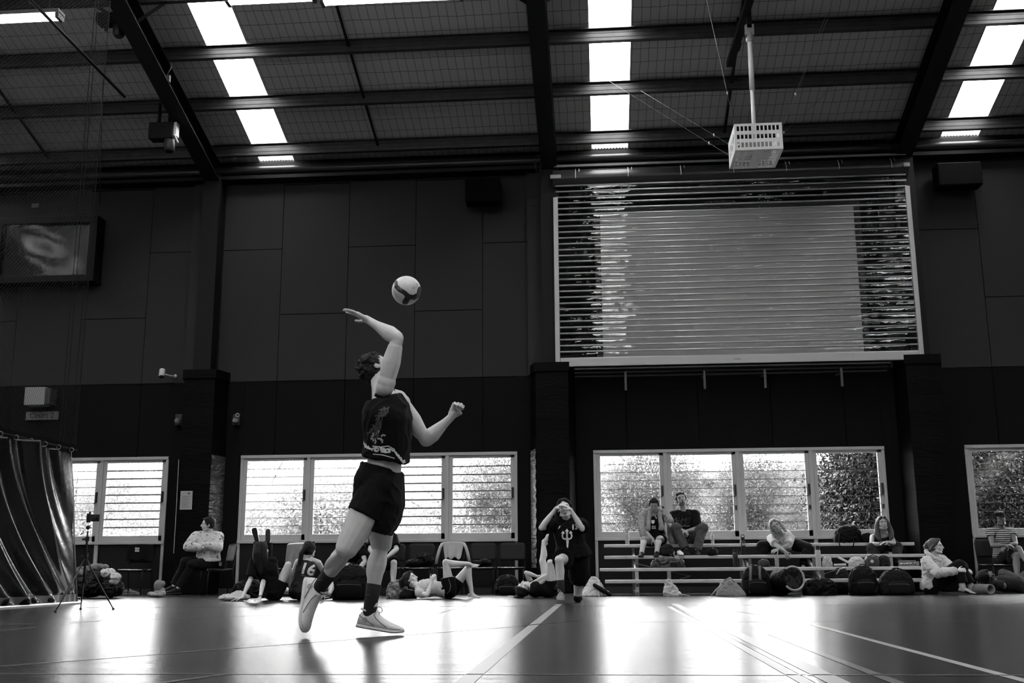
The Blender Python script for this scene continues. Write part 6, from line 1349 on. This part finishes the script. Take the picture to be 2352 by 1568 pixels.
b = B(); b.ell(q.J['knL']+V((0, -.035, -.02)), V((.06,0,0)), V((0,.035,0)), V((0,0,.055)), 8); b.build('knee_pad', dk_n, q.root, 'all')
TX, TZ = V((1, 0, 0)), V((0, 0, 1)); k_ = 1/176.
def crook(pts): return [((x-1301)*k_, -(y-1228)*k_) for x, y in pts]
tr_ = stroke(crook([(1301, 1219), (1301, 1238), (1301.5, 1252)]), .022)+stroke(crook([(1301.5, 1236), (1302, 1253)]), .014)+[crook(p) for p in ([(1301,1212.5),(1305.5,1219),(1296.5,1219)],[(1292,1217.5),(1296.5,1223.5),(1288,1223.5)],[(1309.5,1217.5),(1314,1223.5),(1305,1223.5)],[(1298.5,1238),(1305,1238),(1303,1254),(1301.5,1256)])]
tr_ += stroke(crook([(1292, 1223), (1290.5, 1229), (1292, 1234), (1296, 1236), (1301, 1234)]), .018)+stroke(crook([(1309.5, 1223), (1312, 1229), (1310, 1234), (1306, 1236), (1301, 1234)]), .018)
decal(poly_mesh(tr_), tee, at(1301, 1228, 13.7), TX, TZ, print_w, 'trident_print', q.root, .004)
decal(text_mesh('13', .088, bold=.0035), tee, at(1319, 1209, 13.7), TX, TZ, print_w, 'shirt_number', q.root, .004)
decal(poly_mesh([[(-.018,-.02),(-.004,-.012),(.016,.022),(.0,.018)]]), tee, at(1283, 1209, 13.7), TX, TZ, print_w, 'shirt_badge', q.root, .004)
# ---------------------------------------------------------------- on the bleachers
q = Person('man with a towel round his shoulders and white knee socks sitting on the top tier', 19.55, dict(
    pel=(1508, 1238), neck=(1502, 1178, 'y', -.08), head=(1502, 1159, 'y', -.16), shR=(1480, 1186, 'y', -.06), shL=(1526, 1186, 'y', -.04),
    elR=(1479, 1218, 'y', -.16), wrR=(1499, 1237, 'y', -.32), elL=(1541, 1207, 'y', -.10), wrL=(1560, 1221, 'y', -.20),
    knR=(1479, 1238, 'y', -.38), anR=(1474, 1268, 'y', -.46), knL=(1513, 1238, 'y', -.38), anL=(1509, 1267, 'y', -.46)), bf=(0, -1, 0), ff=(-.1, -.85, -.5), skin_m=skin_m_, scale=.94)
q.hand('R', (.5, -.3, -.8), (0, .3, -.9), .3, -1); q.hand('L', (.8, -.2, -.5), (0, .4, -1), .3, -1); q.finish(); q.hair(hair_b, 'short', vol=.99)
jb = q.top(black_cl, 0, t0=-.05, t1=.93, grow=.018, name='jersey', shoulder=False); q.bottom(black_cl, .42, .02)
UX, UZ = V((1,0,0)), V((0,0,1))
decal(poly_mesh(stroke([(.055*math.cos(a), .07*math.sin(a)) for a in np.linspace(.2, PI-.2, 12)], .022)), jb, at(1503, 1190, 19.0), UX, UZ, M('print_mid', .3, .6), 'jersey_arc', q.root)
decal(poly_mesh([[(-.028,.03),(-.028,-.01),(0,-.04),(.028,-.01),(.028,.03)]]), jb, at(1502, 1196, 19.0), UX, UZ, print_w, 'jersey_badge', q.root)
decal(text_mesh('52', .07, bold=.003), jb, at(1504, 1209, 19.0), UX, UZ, print_w, 'jersey_number', q.root)
decal(poly_mesh(stroke([(-.10,.12),(-.09,0),(-.10,-.12)], .035)+stroke([(.10,.14),(.12,0),(.10,-.1)], .03)), jb, at(1503, 1200, 19.0), UX, UZ, print_w, 'jersey_side_panel', q.root)
for d in 'RL': q.sock(d, white_cl, .9, r=.008); q.shoe(d, (-.15, -1, -.05))
def towel_round(q, mat, label):
    t = B(); j = q.J; nk = j['neck']
    for d, g in (('R', -1), ('L', 1)):
        S_ = j['sh'+d]; f_ = q.bf
        pts = [nk-f_*.07+V((g*.05,0,.05)), nk.lerp(S_, .7)+V((g*.02,0,.065)), S_+V((g*.055,-.03,.0)), S_.lerp(j['el'+d], .5)+V((g*.045,-.05,0)), j['el'+d]+V((g*.03,-.07,-.03)), j['el'+d]+V((g*.0+.0,-.06,-.16)), j['pel']+V((g*.26,-.1,.0))]
        rr = [.045,.055,.060,.062,.058,.052,.05]
        if d == 'L': pts = pts[:4]+[S_+V((g*.10,.02,-.28)), S_+V((g*.12,.02,-.42))]; rr = [.05,.06,.065,.06,.06,.06]
        for i in range(len(pts)-1): t.bone(pts[i], pts[i+1], [(0, rr[i]), (1, rr[i+1])], n=12)
        t.bone(nk.lerp(S_, .5)+V((0,-.09,.03)), nk.lerp(S_, .62)+V((g*.01,-.135,-.24)), [(0,.035),(1,.04)])
    me = remeshed(t, 'towel', .009, 2, .5, .007, 8); me.materials.append(mat); o = link('towel', me, None); return tag(o, label, 'towel')
towel_round(q, M('beach_towel', .28, .95, noise_amt=.30, nscale=22), 'pale patterned towel worn round the shoulders of the man on the top tier')
q = Person('bearded man in a black printed t-shirt and jeans sitting on the top tier, hands clasped', 19.6, dict(
    pel=(1576, 1238), neck=(1570, 1173, 'y', .0), head=(1564, 1146, 'y', -.04), shR=(1547, 1183, 'y', .02), shL=(1597, 1181, 'y', .02),
    elR=(1549, 1214, 'y', -.16), wrR=(1567, 1217, 'y', -.36), elL=(1603, 1214, 'y', -.14), wrL=(1578, 1219, 'y', -.36),
    knR=(1553, 1212, 'y', -.30), anR=(1575, 1262, 'y', -.52), knL=(1615, 1212, 'y', -.30), anL=(1600, 1264, 'y', -.52)), bf=(0, -1, 0), ff=(.05, -1, .12), skin_m=skin_m_, scale=1.0)
q.hand('R', (.6, -.3, -.35), (0, .5, -.8), .8, -1, .03); q.hand('L', (-.7, -.3, -.2), (0, .5, -.8), .8, 1, .03); q.finish(); q.hair(hair_b, 'short')
c, f, up, r = q.hf; b = B(); b.ell(c+f*.055-up*.085, r*.05, f*.042, up*.035)
for g in (1, -1): b.bone(c+r*g*.066+f*.02-up*.05, c+r*g*.03+f*.06-up*.095, [(0,.012),(1,.02)])
b.ell(c+f*.095-up*.045, r*.03, f*.008, up*.006); soft(b, 'beard', hair_br, q.root, .006)
tb_ = q.top(black_cl, .85, t0=.0, grow=.022, name='t_shirt', sl_grow=.024); q.bottom(jean, 1.95, .014, name='jeans', grow=.018)
rnd = random.Random(12); pl = []
for i in range(34): x_, y_, a = rnd.uniform(-.13, .13), rnd.uniform(-.06, .06), rnd.uniform(0, PI); L_ = rnd.uniform(.015, .035); pl += stroke([(x_-L_*math.cos(a), y_-L_*math.sin(a)), (x_+L_*.2, y_+L_*.4), (x_+L_*math.cos(a), y_+L_*math.sin(a))], .006)
decal(poly_mesh(pl), tb_, at(1572, 1194, 19.0), UX, UZ, M('shirt_print_dim', .055, .7), 'shirt_print', q.root)
decal(poly_mesh(stroke([(-.1,0),(-.06,.012),(-.02,0),(.02,.014),(.06,0),(.1,.01)], .008)), tb_, at(1575, 1206, 19.0), UX, UZ, M('print_mid', .3, .6), 'shirt_print', q.root)
for d in 'RL': q.shoe(d, (0, -1, -.05))
q = Person('blonde woman in a white t-shirt leaning forward on the bleachers with dangling hands', 19.5, dict(
    pel=(1805, 1250, 'y', .1), neck=(1793, 1226, 'y', -.28), head=(1781, 1207, 'y', -.40), shR=(1771, 1236, 'y', -.26), shL=(1816, 1236, 'y', -.22),
    elR=(1783, 1252, 'y', -.48), wrR=(1803, 1265, 'y', -.62), elL=(1808, 1254, 'y', -.45), wrL=(1787, 1262, 'y', -.60),
    knR=(1750, 1253, 'y', -.40), anR=(1762, 1302, 'y', -.50), knL=(1856, 1259, 'y', -.38), anL=(1845, 1302, 'y', -.45)), bf=(-.05, -.9, -.3), ff=(-.02, -.98, -.1), skin_m=skin_m_, scale=.97, sex='f')
q.hup = V((-.45, 0, .9)); q.hand('R', (.35, -.1, -.95), (.2, .9, 0), .25, 1, .12); q.hand('L', (-.6, -.5, -.1), (-.2, .5, -.6), .5, 1); q.finish()
q.hair(hair_bl, 'long', [([(.055,-.02,.04), (.088,-.01,-.05), (.10,.0,-.16), (.09,.02,-.26)], [.04,.035,.036,.02]), ([(-.05,-.03,.04), (-.08,-.01,-.06), (-.085,.02,-.15)], [.04,.032,.02])])
q.top(white_cl, .75, t0=.05, grow=.024, name='t_shirt', sl_grow=.022, ruffle=.007, hem=.02); q.bottom(black_cl, 1.95, .014, name='trousers', grow=.02)
for d in 'RL': q.shoe(d, (0, -1, -.05))
q = Person('long wavy-haired woman in a dark singlet, arms folded on her knees', 19.55, dict(
    pel=(2030, 1252, 'y', .05), neck=(2026, 1224, 'y', -.12), head=(2027, 1201, 'y', -.20), shR=(2004, 1233, 'y', -.10), shL=(2046, 1232, 'y', -.10),
    elR=(2001, 1250, 'y', -.22), wrR=(2029, 1248, 'y', -.38), elL=(2055, 1248, 'y', -.22), wrL=(2040, 1244, 'y', -.42),
    knR=(2004, 1258, 'y', -.34), anR=(2020, 1290, 'y', -.50), knL=(2061, 1256, 'y', -.34), anL=(2061, 1281, 'y', -.55)), bf=(0, -1, 0), ff=(0, -1, .02), skin_m=skin_m_, scale=.96, sex='f')
q.hand('R', (.95, -.1, .15), (0, .3, -1), .2, -1, .08); q.hand('L', (-.8, -.1, -.1), (0, .3, -1), .3, 1); q.finish()
q.hair(hair_br, 'long', [([(g*.055,-.02,.04), (g*.095,-.01,-.05), (g*.11,.01,-.15), (g*.10,.04,-.25), (g*.07,.05,-.33)], [.04,.042,.046,.036,.018]) for g in (1, -1)], vol=1.04)
q.top(dark_cl, 0, t0=.0, t1=.86, grow=.012, name='singlet', shoulder=False, ruffle=.004)
b = B()
for d in 'RL': b.bone(q.J['neck']-q.sp*.12+(q.J['sh'+d]-q.J['neck'])*.55+q.bf*.06, q.J['neck']+(q.J['sh'+d]-q.J['neck'])*.45+V((0,0,.035)), [(0,.016),(1,.014)])
b.build('shoulder_strap', dark_cl, q.root, 'all'); q.bottom(dark_cl, 1.85, .014, name='trousers', grow=.02)
b = B(); b.lathe(q.J['wrR']+V((-.035,0,0)), q.J['wrR']-q.J['elR'], [(-.02,.031),(.02,.030)], 14); b.build('watch', black_pl, q.root, True)
for d in 'RL': q.shoe(d, (.2, -1, -.05))
# ---------------------------------------------------------------- right-hand floor group
q = Person('woman in a pale hooded sweatshirt hugging her knees on the floor', 17.9, dict(
    pel=(2133, 0, 'f', 0, .11), neck=(2143, 1279, 'y', -.04), head=(2149, 1254, 'y', -.06), shR=(2127, 1290, 'y', -.18), shL=(2163, 1286, 'y', .12),
    elR=(2153, 1315, 'y', -.30), wrR=(2199, 1310, 'y', -.22), elL=(2184, 1304, 'y', .05), wrL=(2213, 1306, 'y', -.12),
    knR=(2204, 1300, 'y', -.14), anR=(2211, 1349, 'y', -.30), knL=(2208, 1302, 'y', .12), anL=(2232, 1349, 'y', -.10), pf=(.9, -.3, .2)), bf=(.8, -.55, .1), ff=(.85, -.5, .02), scale=.98, sex='f')
q.hand('R', (.8, -.1, .1), (0, .6, -.3), .6, 1); q.hand('L', (.75, -.5, -.2), (0, .3, -.8), .6, 1); q.finish()
q.hair(hair_br, 'tied', [([(0,-.10,.04), (0,-.13,.0), (.0,-.12,-.08)], [.045,.045,.03])])
q.top(pale_cl, 1.97, t0=-.10, grow=.034, name='sweatshirt', sl_grow=.030, ruffle=.012, rscale=9, hem=.01)
b = B(); nk = q.J['neck']
for a in np.linspace(0, 2*PI, 13)[:-1]:
    rr = .105; p1_ = nk+q.hr*rr*math.cos(a)+q.bf*rr*.85*math.sin(a)+V((0,0,.02-.06*math.sin(a))); a2 = a+PI/6; p2_ = nk+q.hr*rr*math.cos(a2)+q.bf*rr*.85*math.sin(a2)+V((0,0,.02-.06*math.sin(a2))); b.bone(p1_, p2_, [(0,.036),(1,.036)], n=10)
soft(b, 'hood', pale_cl, q.root, .009, ruffle=.008); q.bottom(black_cl, 1.8, .02, name='trousers', grow=.024)
for d in 'RL':
    q.sock(d, white_cl, .22, r=.012); dv = (.95, -.3, -.22) if d == 'R' else (.97, -.2, -.22); sh = q.shoe(d, dv, mat=white_cl, sole=sole_k, label='white sock foot in a black slide')
    e = V(dv).normalized(); u = perp(Up, e).normalized(); sd = e.cross(u); A = q.J['an'+d]; b = B(); c = A+e*.055-u*.055
    for dx in (0, .028): b.rings([[c+e*(dx+w_)+sd*.047*math.cos(a)+u*(-.02+.062*math.sin(a)) for a in np.linspace(0, PI, 9)]+[c+e*(dx+w_)+sd*.041*math.cos(a)+u*(-.02+.054*math.sin(a)) for a in np.linspace(PI, 0, 9)] for w_ in (-.022, .022)])
    b.build('slide_strap', shoe_k, q.root, 'all')
q = Person('man in a striped shirt sitting cross-legged at the right edge', 19.4, dict(
    pel=(2306, 1284, 'y', .1), neck=(2299, 1213, 'y', .05), head=(2297, 1190, 'y', .0), shR=(2274, 1222, 'y', 0), shL=(2324, 1222, 'y', .05),
    elR=(2280, 1252, 'y', -.12), wrR=(2305, 1252, 'y', -.32), elL=(2333, 1248, 'y', -.05), wrL=(2317, 1254, 'y', -.30),
    knR=(2340, 1260, 'y', -.38), anR=(2366, 1300, 'y', -.60), knL=(2334, 1275, 'y', -.38), anL=(2337, 1335, 'y', -.45)), bf=(.15, -1, 0), ff=(.1, -1, -.05), scale=1.0, skin_m=skin_d)
q.hand('R', (.8, -.2, .0), (0, .3, -1), .4, -1); q.hand('L', (-.7, -.2, -.2), (0, .3, -1), .4, 1); q.finish(); q.hair(hair_b, 'short')
mt, nt, bb = node_mat('striped_cloth'); bb.inputs['Roughness'].default_value = .9; tc = N(nt, 'ShaderNodeTexCoord'); wv = N(nt, 'ShaderNodeTexWave'); wv.bands_direction = 'Z'; wv.inputs['Scale'].default_value = 9; wv.inputs['Distortion'].default_value = 1.2; wv.inputs['Detail'].default_value = 1; wv.inputs['Detail Scale'].default_value = .6
nt.links.new(tc.outputs['Object'], wv.inputs['Vector']); gt = N(nt, 'ShaderNodeMath', operation='GREATER_THAN'); gt.inputs[1].default_value = .45; nt.links.new(wv.outputs['Fac'], gt.inputs[0]); mr = N(nt, 'ShaderNodeMapRange'); mr.inputs[3].default_value = .02; mr.inputs[4].default_value = .45; nt.links.new(gt.outputs[0], mr.inputs[0]); nt.links.new(mr.outputs[0], bb.inputs['Base Color'])
q.top(mt, .35, t0=-.02, grow=.018, name='striped_shirt'); q.bottom(dark_cl, .8, .03)
c, f, up, r = q.hf; b = B(); b.ell(c+up*.055-f*.012, r*.087, f*.1, up*.06); b.ell(c+up*.045+f*.10, r*.065, f*.06, up*.008); b.build('cap', black_cl, q.root, 'all')
for g in (1, -1):
    b = B(); b.tube([c+r*(g*.032+.024*math.cos(a))+f*.092+up*(.002+.018*math.sin(a)) for a in np.linspace(0, 2*PI, 14)], .0025, 5); b.build('glasses', black_pl, q.root, 'all')
q.shoe('L', (.1, -1, -.1)); q.shoe('R', (.6, -.7, -.4))
q = Person('person in sunglasses lying on the floor beside the foam roller, jeans knee raised', 18.3, dict(
    pel=(2342, 0, 'f', .2, .13), neck=(2281, 0, 'f', .15, .16), head=(2264, 0, 'f', .0, .27), knR=(2305, 1318, 'y', .35), anR=(2338, 1350, 'y', .5), knL=(2372, 1312, 'y', .3), anL=(2392, 1350, 'y', .1), pf=(0, -.3, 1)), bf=(0, -.2, 1), ff=(.75, -.6, .25), scale=.98, skin_m=skin_d)
q.J['shR'] = q.J['neck']+V((.03,-.16,-.03)); q.finish(); q.hair(hair_b, 'long', [([(0,-.06,.0), (-.03,-.12,-.04), (-.05,-.14,-.12)], [.07,.07,.06])], vol=1.05); q.top(dark_cl, .0, t0=.0, name='jumper'); q.bottom(jean, 1.9, .012, name='jeans')
c, f, up, r = q.hf; b = B()
for g in (1, -1): b.ell(c+r*g*.034+f*.088+up*.004, r*.028, f*.008, up*.02, 8)
b.bone(c+r*-.06+f*.08+up*.012, c+r*.06+f*.08+up*.012, [(0,.004),(1,.004)]); b.build('sunglasses', black_pl, q.root, 'all')

for q_ in LOG: print(*q_)
